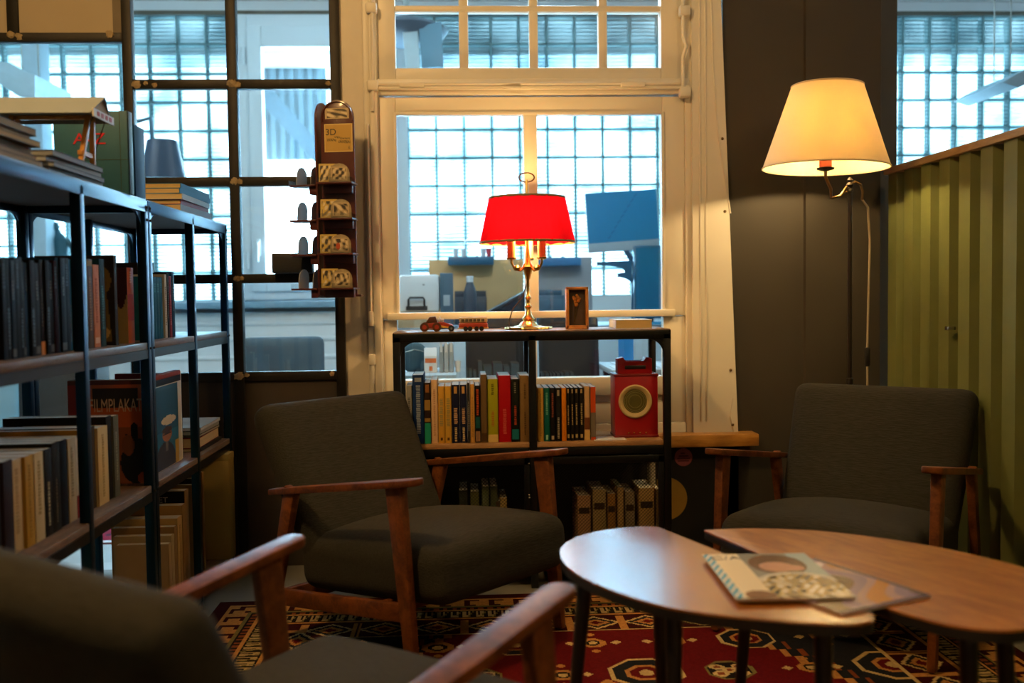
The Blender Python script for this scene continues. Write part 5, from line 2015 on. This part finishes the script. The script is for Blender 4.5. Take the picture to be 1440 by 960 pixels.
lamp('floor_lamp_light', 'POINT', (FX + ex_, FY, zb + .10), 98, (1, .66, .28), .035)
b = MB()
c0, c1 = at(1222, 287, 3.62), at(1221, 498, 3.62)
b.tube([(.045, .004, ptop - .055), (c0.x - FX, .01, c0.z - .01), (c0.x - FX + .008, .01, 1.25), (c0.x - FX + .002, .01, 1.0), (c1.x - FX, .01, c1.z), (c1.x - FX + .004, .012, .6), (.04, .02, .3), (.05, .06, .012), (.16, .16, .006)], .0042, 8)
b.build('cord', paint('cream_flex', (.45, .38, .26), rough=.5), fl_)
b = MB()
b.box(c1.x - FX - .009, c1.x - FX + .009, .0, .02, c1.z - .045, c1.z + .025, bev=.005)
b.build('cord_switch', black_p, fl_)

# ================================================================== THE ROOM BEHIND THE GLASS
greydesk = paint('pale_blue_desk', (.55, .62, .66), rough=.45, var=.04)
bluepl = paint('dark_blue_screen_back', (.012, .10, .19), rough=.3, var=.15)


def desk(label, x0, x1, y0, y1, z, mat):
    t = thing('desk', label, 'desk', ((x0 + x1) / 2, (y0 + y1) / 2, 0), 0, 'desks in the office behind the window')
    a, c = (x1 - x0) / 2, (y1 - y0) / 2
    MB().box(-a, a, -c, c, z - .025, z, bev=.002).build('desktop', mat, t)
    for sx in (-1, 1):
        for sy in (-1, 1):
            MB().box(sx * (a - .05) - .02, sx * (a - .05) + .02, sy * (c - .05) - .02, sy * (c - .05) + .02, 0, z - .025).build('leg', rawsteel, t)
    return t


desk('white office desk right behind the window, beyond the red radio', .66, 1.55, 4.37, 4.92, .735, greydesk)
sbd = thing('sideboard', 'low blue grey sideboard behind the window, left of the black office chair', 'sideboard', (-.205, 4.48, 0))
MB().box(-.22, .17, -.22, .22, .04, .71, bev=.003).build('carcass', paint('blue_grey_laminate', (.16, .24, .29), rough=.5), sbd)
MB().box(-.225, .175, -.225, .225, .71, .735, bev=.002).build('top', greydesk, sbd)
MB().box(-.21, -.03, -.226, -.219, .06, .69, bev=.002).build('door', paint('blue_grey_front', (.18, .27, .32), rough=.5), sbd)
MB().box(-.02, .16, -.226, -.219, .06, .69, bev=.002).build('door', paint('blue_grey_front', (.18, .27, .32), rough=.5), sbd)
MB().box(-.2, .15, -.2, .2, 0, .04).build('plinth', blackmetal, sbd)
desk('grey standing height office desk in front of the glass block wall', -.42, 1.55, 5.45, 6.28, .90, paint('slate_desk', (.20, .27, .32), rough=.45))
YS = 6.22
q0, q1 = at(604, 436, YS), at(736, 364, YS)


def screen_panel(label, x0, x1, z1, col, y):
    t = thing('desk_screen', label, 'desk screen', ((x0 + x1) / 2, y, .9002), 0, 'desk screens in the office')
    a = (x1 - x0) / 2
    MB().box(-a, a, -.012, .012, 0.0, z1 - .9, bev=.003).build('screen_board', paint('felt_' + label[:4], col, rough=.9, var=.18, scale=6), t)
    for s in (-1, 1):
        MB().box(s * (a - .08) - .03, s * (a - .08) + .03, -.05, .05, 0, .015, bev=.002).build('foot', blackmetal, t)
    return t


screen_panel('brown felt desk screen left of the red lamp', q0.x, q1.x, q1.z, (.62, .38, .17), YS)
q2, q3 = at(750, 436, YS), at(832, 361, YS)
screen_panel('grey felt desk screen right of the red lamp', q1.x + .01, q3.x, q3.z, (.33, .34, .35), YS + .0)  # grey of a reflection on the board put into the felt colour
# shelf strip with small things along the top of the screen
s0, s1 = at(630, 373, 6.15), at(694, 362, 6.15)
hp = thing('hanging_tray', 'dark blue tray hooked over the top of the brown desk screen', 'tray', ((s0.x + s1.x) / 2, 6.155, s0.z))
MB().box(-(s1.x - s0.x) / 2, (s1.x - s0.x) / 2, -.05, .045, 0, .05, bev=.004).build('tray_body', bluepl, hp)
b = MB()
b.box(-.05, -.03, .04, .085, .03, .06)
b.box(.03, .05, .04, .085, .03, .06)
b.build('hook', blackmetal, hp)
for (px, c, lab) in ((641, (.7, .74, .78), 'white cup on the hanging tray, left one'), (652, (.72, .76, .8), 'white cup on the hanging tray, middle one'), (680, (.6, .64, .7), 'pale cup on the hanging tray near the red one'), (688, (.55, .04, .08), 'red cup at the right end of the hanging tray')):
    p = at(px, 368, 6.09)
    cu = thing('cup', lab, 'cup', (p.x, 6.148, s0.z + .0502), 0, 'cups on the hanging tray')
    cm = paint('cup_%d' % px, c, rough=.4)
    MB().lathe([(.014, 0), (.018, .05), (.016, .05), (.012, .004)], n=16, cap=True).build('cup_body', cm, cu)
s2, s3 = at(752, 374, 6.15), at(816, 361, 6.15)
hp2 = thing('hanging_tray', 'blue tray hooked over the top of the greyed desk screen', 'tray', ((s2.x + s3.x) / 2, 6.155, s2.z))
MB().box(-(s3.x - s2.x) / 2, (s3.x - s2.x) / 2, -.05, .045, 0, .05, bev=.004).build('tray_body', paint('blue_tray', (.03, .16, .34), rough=.4), hp2)
b = MB()
b.box(-.05, -.03, .04, .085, .03, .06)
b.box(.03, .05, .04, .085, .03, .06)
b.build('hook', blackmetal, hp2)

# machines and boxes on the standing desk
q0, q1 = at(562, 428, 5.6), at(618, 386, 5.6)
mc = thing('label_printer', 'white office machine with a dark handle, on a kraft box left of the red lamp', 'printer', ((q0.x + q1.x) / 2, 5.62, .9002 + .085))
wm = (q1.x - q0.x) / 2
MB().box(-wm, wm, -.07, .08, 0, q1.z - .985, bev=.018).build('housing', white_p, mc)
b = MB()
b.tube([(-.06, -.074, .03), (-.06, -.085, .07), (-.052, -.088, .082), (.02, -.088, .082), (.028, -.085, .07), (.028, -.074, .03)], .006, 8)
b.box(-.075, .045, -.078, -.068, .012, .036, bev=.003)
b.build('handle', black_p, mc)
MB().box(.02, .03, -.0715, -.069, .15, .156).build('button', blk, mc)
kb = thing('kraft_box', 'flat kraft cardboard box under the white office machine', 'box', ((q0.x + q1.x) / 2 - .01, 5.61, .9002))
MB().box(-wm + .0, wm - .02, -.09, .10, 0, .084, bev=.002).build('box_body', paint('kraft_card', (.45, .33, .19), rough=.8), kb)
MB().box(-.02, .02, -.0906, -.0895, 0, .084).build('tape', paint('kraft_tape', (.5, .4, .26), rough=.35), kb)
q0, q1 = at(618, 440, 5.6), at(636, 384, 5.6)
bn = thing('file_box', 'slate blue upright file box beside the white office machine', 'file box', ((q0.x + q1.x) / 2 + .005, 5.64, .9002))
MB().box(-.036, .036, -.1, .1, 0, q1.z - .9, bev=.004).build('box_body', paint('slate_blue_card', (.06, .12, .17), rough=.6), bn)
MB().box(-.018, .018, -.1012, -.0995, .12, .18).build('label_holder', paint('pale_label', (.4, .46, .5), rough=.5), bn)
p = at(661, 415, 5.55)
bt = thing('drinking_bottle', 'dark grey drinking bottle with a pale cap on the standing desk', 'bottle', (p.x, 5.55, .9002))
zt_ = at(661, 388, 5.55).z - .9
b = MB()
b.lathe([(.001, 0), (.034, 0), (.036, .005), (.036, zt_ - .10), (.03, zt_ - .07), (.018, zt_ - .035), (.018, zt_ - .03), (.001, zt_ - .03)], n=24)
b.build('body', paint('slate_bottle', (.05, .07, .10), rough=.35), bt)
b = MB()
b.lathe([(.019, zt_ - .034), (.02, zt_ - .004), (.016, zt_), (.001, zt_)], n=20)
b.build('cap', white_p, bt)
# dark laptop stand / folded case, sloping
q = [at(683, 438, 5.6), at(735, 410, 5.6), at(738, 438, 5.6)]
lp = thing('laptop', 'dark laptop tilted on a stand, left of the lamp stem', 'laptop', (q[0].x, 5.58, .9002))
b = MB()
b.bar((0, -.05, .07), (q[1].x - q[0].x + .02, -.05, q[1].z - .9), .24, .022, side=(0, 1, 0), bev=.004)
b.build('case', paint('laptop_case', (.02, .026, .04), rough=.35), lp)
b = MB()
b.prism([(0.0, 0), (q[2].x - q[0].x + .02, 0), (q[1].x - q[0].x + .01, q[1].z - .92), (.02, .065)], -.04, .03, M=M_)
b.build('stand', bluepl, lp)
# dark organisers along the back of the desk
for (pa, pb, ptop, c, lab) in ((639, 684, 409, (.022, .032, .045), 'low dark desk organiser in front of the brown felt screen'), (753, 792, 407, (.05, .11, .16), 'low blue grey desk organiser in front of the greyed felt screen')):
    q0, q1 = at(pa, ptop, 6.0), at(pb, ptop, 6.0)
    og = thing('desk_organiser', lab, 'organiser', ((q0.x + q1.x) / 2, 6.0, .9002))
    a_, hh_ = (q1.x - q0.x) / 2, q0.z - .9
    om = paint('organiser_%d' % pa, c, rough=.45)
    MB().box(-a_, a_, -.07, .10, 0, hh_ * .82, bev=.003).build('tray_body', om, og)
    MB().box(-a_, a_, .085, .10, hh_ * .8, hh_, bev=.002).build('back_panel', om, og)
    for k_ in range(2):
        MB().box(-a_ + .01 + k_ * a_, -.006 + k_ * a_, -.0735, -.069, .02, hh_ * .7, bev=.002).build('drawer', om, og)
# white papers lying on the desk
for i, (px, py, lab) in enumerate(((712, 428, 'white sheet on the standing desk behind the lamp stem'), (775, 428, 'white sheet on the standing desk right of the lamp stem'), (905, 434, 'bright blue pad on the standing desk under the portrait monitor'))):
    p = at(px, py, 5.85)
    o = MB().box(p.x - .09, p.x + .09, 5.56, 5.82, .9003, .9075 if i == 2 else .9035, bev=.0006).build('paper_sheet' if i < 2 else 'note_pad', paint('paper_%d' % i, (.02, .35, .62) if i == 2 else (.75, .8, .84), rough=.5))
    tag(o, lab, 'paper' if i < 2 else 'note pad')
# landscape monitor on an arm
q0, q1 = at(825, 353, 5.75), at(925, 266, 5.75)
mn = thing('computer_monitor', 'large blue landscape monitor with a pale chin seen through the right pane', 'monitor', ((q0.x + q1.x) / 2, 5.75, 0))
wm = (q1.x - q0.x) / 2
zm0, zm1 = q0.z, q1.z - .01
Rm = Matrix.Translation((0, 0, (zm0 + zm1) / 2)) @ Matrix.Rotation(radians(-3.4), 4, 'Y')
hm = (zm1 - zm0) / 2
MB().box(-wm, wm, -.012, .014, -hm, hm, bev=.004, M=Rm).build('housing', paint('pale_alu', (.35, .45, .52), rough=.4), mn)


def fn_screen(nx, ny):
    U, V = np.meshgrid((np.arange(nx) + .5) / nx, (np.arange(ny) + .5) / ny)
    A = np.empty((ny, nx, 3))
    A[:] = (.006, .19, .40)  # blue reflection on the glass put into the screen colour
    A[(np.abs(U - .35 - (1 - V) * .5 + .1) < .008)] = (.004, .13, .29)
    return A


painted('screen', 2 * wm - .006, 2 * hm * .84, fn_screen(40, 30), gloss_m, mn, Rm @ frame_m((0, -.0125, hm * .155), (1, 0, 0), (0, 0, 1)), thick=.0005)
b = MB()
b.tube([(0, .02, (zm0 + zm1) / 2), (0, .12, zm0 + .08), (.10, .16, zm0 - .08), (.12, .16, .95), (.12, .16, .9005)], .018, 10)
b.box(.06, .18, .10, .22, .9003, .915, bev=.003)
b.build('monitor_arm', paint('blue_grey_arm', (.06, .13, .19), rough=.4), mn)
# bracket arms
b = MB()
q = [at(838, 371, 5.8), at(862, 370, 5.8), at(892, 372, 5.8), at(892, 395, 5.8)]
ba = thing('monitor_bracket', 'dark blue double arm of the portrait monitor, reaching left', 'bracket', (at(893, 372, 5.8).x, 5.82, 0))
P = [at(840, 368, 5.8), at(888, 366, 5.8), at(889, 398, 5.8), at(884, 392, 5.8), at(869, 389, 5.8), at(869, 384, 5.8), at(881, 383, 5.8), at(878, 377, 5.8), at(868, 374, 5.8), at(840, 373, 5.8)]
b.prism([(v.x - ba.location.x, v.z) for v in P], -.02, .02, M=M_, bev=.003)
b.build('arm', bluepl, ba)
MB().box(-.02, .0, -.016, .016, .9003, at(889, 385, 5.8).z, bev=.003).build('upright', bluepl, ba)
q0, q1 = at(889, 440, 5.7), at(933, 345, 5.7)
pm = thing('computer_monitor', 'dark blue portrait monitor at the right edge of the window', 'monitor', ((q0.x + q1.x) / 2 + .012, 5.7, .9002))
wq, hq = (q1.x - q0.x) / 2, q1.z - .9
MB().box(-wq, wq, -.02, .03, .03, hq, bev=.006).build('housing', bluepl, pm)
painted('screen', 2 * wq - .016, hq - .05, np.tile(np.array([[[.006, .15, .29]]]), (6, 4, 1)), gloss_m, pm, frame_m((0, -.0205, hq / 2 + .01), (1, 0, 0), (0, 0, 1)), thick=.0005)  # portrait screen colour carries the same blue reflection
MB().box(-.06, .06, -.06, .09, 0, .012, bev=.003).build('foot', bluepl, pm)
MB().box(-.02, .02, .0, .02, .01, .05).build('neck', bluepl, pm)

# office chairs between the desks
dk = paint('black_mesh_fabric', (.012, .011, .012), rough=.85, var=.3, scale=200)


def office_chair(label, x, y, rz, w, h, mat):
    t = thing('office_chair', label, 'office chair', (x, y, 0), rz, 'office chairs behind the glass')
    MB().cushion(w * .48, .22, .04, .035, bulge=.02, M=Matrix.Translation((0, 0, .47))).build('seat', mat, t)
    M = Matrix.Translation((0, -.23, .52 + (h - .52) / 2)) @ Matrix.Rotation(radians(82), 4, 'X')
    MB().cushion(w / 2, (h - .52) / 2, .035, .035, bulge=.015, M=M).build('backrest', mat, t)
    MB().tube([(0, 0, .09), (0, 0, .44)], .025, 12).build('gas_lift', chrome, t)
    for k in range(5):
        a = 2 * pi * k / 5
        b = MB()
        b.bar((0, 0, .09), (.2 * cos(a), .2 * sin(a), .062), .04, .03, side=(-sin(a), cos(a), 0), w1=.025, h1=.02)
        lg = b.build('leg', blk, t)
        MB().sphere((.2 * cos(a), .2 * sin(a), .027), .027, 10).build('castor', blk, lg)
    b = MB()
    b.bar((0, -.05, .44), (0, -.27, .58), .05, .02, side=(1, 0, 0))
    b.build('back_bracket', blk, t)
    return t


p = at(698, 500, 4.48)
office_chair('black office chair behind the window, left of the lower mullion', p.x + .012, 4.72, 0, .30, .985, dk)
p = at(800, 500, 4.75)
office_chair('black office chair behind the window, right of the lower mullion', p.x, 4.98, 0, .29, .98, dk)
p = at(394, 500, 5.2)
office_chair('blue grey padded office chair behind the lower panes of the partition', p.x, 5.42, radians(4), .42, .875, paint('blue_grey_upholstery', (.07, .11, .14), rough=.8, var=.2, scale=14))

# things on the desk right behind the window
YD = 4.42


def on_desk(px0, px1, y=YD):
    return (at(px0, 520, y).x + at(px1, 520, y).x) / 2, (at(px1, 520, y).x - at(px0, 520, y).x) / 2


x, hwd = on_desk(597, 615)
z1 = at(606, 500, YD).z
ct = thing('juice_carton', 'small white carton with orange print on the sideboard behind the low shelf', 'carton', (x, YD, .7352))
MB().box(-hwd, hwd, -.03, .03, 0, z1 - .735, bev=.002).build('carton_body', paint('white_carton', (.72, .74, .74), rough=.5), ct)
b = MB()
b.prism([(-.03, z1 - .735), (.03, z1 - .735), (.004, z1 - .70), (-.004, z1 - .70)], -hwd, hwd, M=M_x, bev=.001)
b.build('gable_top', paint('white_carton_top', (.7, .73, .75), rough=.5), ct)
b = MB()
b.box(-hwd + .004, hwd - .004, -.0308, -.0298, z1 - .765, z1 - .745)
b.box(-.006, .008, -.0308, -.0298, z1 - .80, z1 - .78)
b.build('carton_print', paint('orange_print', (.7, .16, .03), rough=.5), ct)
for i, (a, c, yt, col, lab) in enumerate(((618, 624, 487, (.22, .27, .30), 'grey folder on the sideboard, left of three'), (625, 631, 483, (.36, .42, .46), 'pale grey folder on the sideboard, middle of three'), (632, 638, 483, (.28, .33, .37), 'mid grey folder on the sideboard, right of three'))):
    x, hwd = on_desk(a, c)
    z1 = at(a, yt, YD).z
    o = thing('folder', lab, 'folder', (x, YD + .02, .7352), 0, 'folders on the desk behind the window')
    MB().box(-hwd, hwd, -.05, .18, 0, z1 - .735, bev=.002).build('folder_body', paint('folder_%d' % i, col, rough=.5), o)
    MB().box(-hwd * .5, hwd * .5, -.051, -.0495, .09, .14).build('spine_label', paint('folder_label', (.6, .63, .65), rough=.5), o)
x, hwd = on_desk(640, 648)
cup = thing('cup', 'small white paper cup on the sideboard behind the window', 'cup', (x, YD, .7352))
MB().lathe([(.011, 0), (.015, .05), (.0135, .05), (.010, .003)], n=20).build('cup_body', white_p, cup)
x, hwd = on_desk(578, 597, 4.5)
bg_ = thing('pouch', 'dark teal soft pouch on the sideboard at the left end of the window', 'pouch', (x - .01, 4.5, .7352))
MB().cushion(.06, .05, .055, .045, bulge=.02, M=Matrix.Translation((0, 0, .055))).build('pouch_body', paint('dark_teal_cloth', (.03, .07, .09), rough=.8), bg_)
b = MB()
b.tube([(-.04, -.05, .09), (0, -.054, .1), (.04, -.05, .09)], .003, 6)
b.build('zip', chrome, bg_)
for i, (xa, xb, ya, yb, lab) in enumerate(((.68, .87, 4.40, 4.62, 'pale printed sheet on the near desk, beside the radio'), (.89, 1.09, 4.40, 4.64, 'pale printed sheet on the near desk at its right end'), (.72, .95, 4.65, 4.87, 'pale printed sheet at the back of the near desk'))):
    o = MB().box(xa, xb, ya, yb, .7352, .738, bev=.0006).build('paper_sheet', paint('sheet_%d' % i, (.74, .8, .84), rough=.5, var=.2, scale=30))
    tag(o, lab, 'paper')
p = at(880, 478, 4.62)
nbk = thing('notebook', 'bright blue notebook standing on the near desk', 'notebook', (p.x, 4.62, .7382))
MB().box(-.035, .035, -.008, .008, 0, .16, bev=.002).build('cover', paint('bright_blue_cover', (.02, .25, .62), rough=.4), nbk)
MB().box(-.033, .035, -.006, .006, .002, .161).build('pages', pages_m, nbk)

# desk lamp with a blue-grey drum shade seen over the far bookcase
p = at(229, 225, 5.2)
dl = thing('standing_lamp', 'slate blue lamp with a bent arm seen over the far bookcase', 'lamp', (p.x - .02, 5.2, 0))
zt_, zb_ = at(229, 198, 5.2).z, at(229, 252, 5.2).z
sc_ = at(255, 225, 5.2).x - p.x
b = MB()
b.lathe([(sc_ * 1.25, zb_), (sc_ * .8, zt_), (sc_ * .77, zt_), (sc_ * 1.2, zb_ + .002)], c=(.02, 0, 0), n=32, cap=True)
b.build('lamp_shade', paint('slate_blue_shade', (.012, .035, .075), rough=.5), dl)
b = MB()
za = at(216, 166, 5.2).z
b.tube([(.02, 0, zt_ - .01), (-.03, 0, zt_ + .01), (-.035, 0, za), (-.12, 0, za - .02), (-.16, 0, za - .08), (-.16, 0, .02)], .012, 10)
b.build('arm', paint('slate_blue_tube', (.04, .12, .18), rough=.4), dl)
MB().lathe([(.001, 0), (.14, 0), (.14, .015), (.02, .025), (.001, .025)], c=(-.16, 0, 0), n=28).build('base', blackmetal, dl)
# statuette on the far ledge
p = at(85, 340, 7.14)
zl = ZB - .0098
sk = p.x
stt = thing('statuette', 'dark teal standing figurine with a spear on the far window ledge', 'figurine', (sk, 7.14, zl))
hgt = at(80, 312, 7.14).z - zl
k = hgt / .58
dt = paint('hazy_silhouette_teal', (.02, .10, .13), rough=.5, var=.2)  # teal of a backlit figure in haze put into the base colour
b = MB()
b.lathe([(.001, 0), (.09, 0), (.09, .02), (.07, .03), (.001, .03)], n=20)
b.build('plinth', dt, stt)
b = MB()
b.tube([(-.03 * k, 0, .03), (-.035 * k, 0, .17 * k), (-.02 * k, 0, .30 * k)], [.03 * k, .035 * k, .045 * k], 10)
b.tube([(.045 * k, 0, .03), (.035 * k, 0, .17 * k), (.02 * k, 0, .30 * k)], [.03 * k, .035 * k, .045 * k], 10)
b.tube([(0, 0, .28 * k), (0, 0, .36 * k), (-.005 * k, 0, .45 * k), (-.015 * k, 0, .49 * k), (-.025 * k, 0, .52 * k)], [.055 * k, .05 * k, .06 * k, .03 * k, .02 * k], 12)
b.sphere((-.035 * k, -.01, .545 * k), .036 * k, 12)
b.tube([(-.05 * k, 0, .45 * k), (-.085 * k, -.01, .36 * k), (-.06 * k, -.04, .30 * k)], [.022 * k, .018 * k, .014 * k], 8)
b.tube([(.04 * k, 0, .45 * k), (.085 * k, 0, .40 * k), (.095 * k, -.02, .36 * k)], [.022 * k, .018 * k, .014 * k], 8)
b.build('figure', dt, stt)
b = MB()
b.tube([(.12 * k, -.02, .56 * k), (.055 * k, -.02, .03)], .008, 6)
b.build('spear', dt, stt)
# pale blue pillar, radiator, cabinet, shell chair and second rug on the left
b = MB()
xa, xb = at(42, 330, 7.0).x, at(68, 330, 7.0).x
struct(MB().box(xa, xb, 6.96, 7.12, 0, 3.2, bev=.004).build('pillar', paint('pale_blue_pillar', (.46, .58, .65), rough=.6)))
rd = thing('radiator', 'long white ribbed radiator under the far window ledge', 'radiator', (-1.3, 7.16, 0))
MB().box(-.95, .95, -.05, .04, .16, .98, bev=.006).build('panel', white_p, rd)
b = MB()
for z in (.27, .40, .53, .66, .79, .90):
    b.tube([(-.96, -.052, z), (.96, -.052, z)], .016, 8)
b.build('ribs', white_p, rd)
for x in (-.8, .8):
    MB().box(x - .02, x + .02, -.03, .03, 0, .17).build('foot', white_p, rd)
cb = thing('cabinet', 'dark grey office cabinet seen through the near bookcase', 'cabinet', (-2.07, 5.25, 0))
MB().box(-.25, .16, -.22, .22, .05, .81, bev=.004).build('carcass', paint('dark_grey_laminate', (.045, .048, .048), rough=.55), cb)
MB().box(-.24, -.045, -.226, -.219, .07, .79, bev=.002).build('door', paint('dark_grey_front', (.05, .053, .053), rough=.5), cb)
MB().box(-.04, .15, -.226, -.219, .07, .79, bev=.002).build('door', paint('dark_grey_front', (.05, .053, .053), rough=.5), cb)
MB().box(-.25, .16, -.2, .22, 0, .05).build('plinth', blackmetal, cb)
p = at(8, 560, 4.75)
shl = thing('shell_chair', 'light blue plastic shell chair behind the near bookcase', 'chair', (p.x - .14, 4.6, .0085), radians(20))
lb = paint('light_blue_plastic', (.22, .47, .62), rough=.4)
b = MB()
b.cushion(.23, .22, .025, .022, M=Matrix.Translation((0, 0, .44)))
b.build('seat', lb, shl)
b = MB()
b.cushion(.23, .16, .018, .018, M=Matrix.Translation((.0, .22, .58)) @ Matrix.Rotation(radians(78), 4, 'X'))
b.build('backrest', lb, shl)
for sx in (-1, 1):
    for sy in (-1, 1):
        MB().tube([(sx * .15, sy * .13, .43), (sx * .21, sy * .19, .0)], [.012, .009], 8).build('leg', chrome, shl)
tl = MB().box(-2.85, -2.36, 5.0, 5.04, 0, .84, bev=.004).build('folding_screen', paint('teal_panel', (.10, .33, .42), rough=.6))
tag(tl, 'teal panel standing behind the light blue shell chair', 'panel')
ny_, nx_ = 40, 160
U, V = np.meshgrid(np.arange(nx_) / nx_, np.arange(ny_) / ny_)
A = np.empty((ny_, nx_, 3))
A[:] = np.array(hx('#8e1f3a'))
A[(np.abs(V - .3) < .1)] = np.array(hx('#b9a6b4'))
A[(np.sin(U * 90) * np.sin(V * 20) > .5)] = np.array(hx('#4a2338'))
A[V > .9] = np.array(hx('#d9dce4'))
rg = painted('runner_rug', 1.5, .55, A, printed_mat('knotted_runner', rough=.95, spec=.1), None, Matrix.Translation((-2.05, 4.70, .008)), thick=.0078)
tag(rg, 'crimson runner rug on the floor behind the glazed partition', 'rug')

# suspended office lights
for (pts, Y, lab) in (
    ([(-20, 84), (20, 92), (40, 104), (55, 108), (55, 140), (32, 138), (-20, 104)], 6.2, 'pale blue wedge shaped suspended light at the top left'),
    ([(1401, 119), (1420, 108), (1450, 94), (1470, 100), (1450, 116), (1424, 126)], 5.6, 'slim suspended office light above the green partition'),
):
    c = at(sum(p[0] for p in pts) / len(pts), sum(p[1] for p in pts) / len(pts), Y)
    o = thing('pendant_light', lab, 'office light', (c.x, Y, c.z), 0)
    b = MB()
    b.prism([(at(px, py, Y).x - c.x, at(px, py, Y).z - c.z) for px, py in pts], -.06, .5, M=M_, bev=.004)
    b.build('housing', paint('pale_blue_housing', (.38, .52, .60), rough=.5), o)
    b = MB()
    for x in (-.05, .05):
        b.tube([(x, .2, .03), (x, .2, 3.2 - c.z)], .004, 6)
    b.build('suspension_wire', chrome, o)
Y = 6.6
c = at(590, 60, Y)
o = thing('ceiling_luminaire', 'grey saucer topped ceiling luminaire behind the upper left window pane', 'ceiling light', (c.x, Y, c.z))
b = MB()
ry = at(635, 38, Y).x - at(575, 38, Y).x
zd = at(590, 38, Y).z - c.z
b.lathe([(.02, zd + .10), (ry * .75, zd + .04), (ry, zd), (ry * .9, zd - .04), (ry * .4, zd - .09), (.02, zd - .09)], c=(at(570, 38, Y).x - c.x, .1, 0), n=40)
b.build('saucer', paint('slate_saucer', (.06, .09, .13), rough=.5), o)
b = MB()
P = [at(590, 44, Y), at(621, 37, Y), at(624, 100, Y), at(594, 100, Y)]
b.prism([(v.x - c.x, v.z - c.z) for v in P], -.12, .0, M=M_, bev=.003)
b.build('side_panel', paint('blue_grey_panel', (.14, .28, .37), rough=.5), o)
b = MB()
P = [at(567, 46, Y), at(588, 44, Y), at(592, 110, Y), at(573, 110, Y)]
b.prism([(v.x - c.x, v.z - c.z) for v in P], -.10, .02, M=M_, bev=.003)
b.build('diffuser', paint('pale_diffuser', (.55, .66, .70), rough=.4), o)
MB().tube([(at(570, 38, Y).x - c.x, .1, zd + .09), (at(570, 38, Y).x - c.x, .1, 3.2 - c.z)], .02, 8).build('rod', chrome, o)
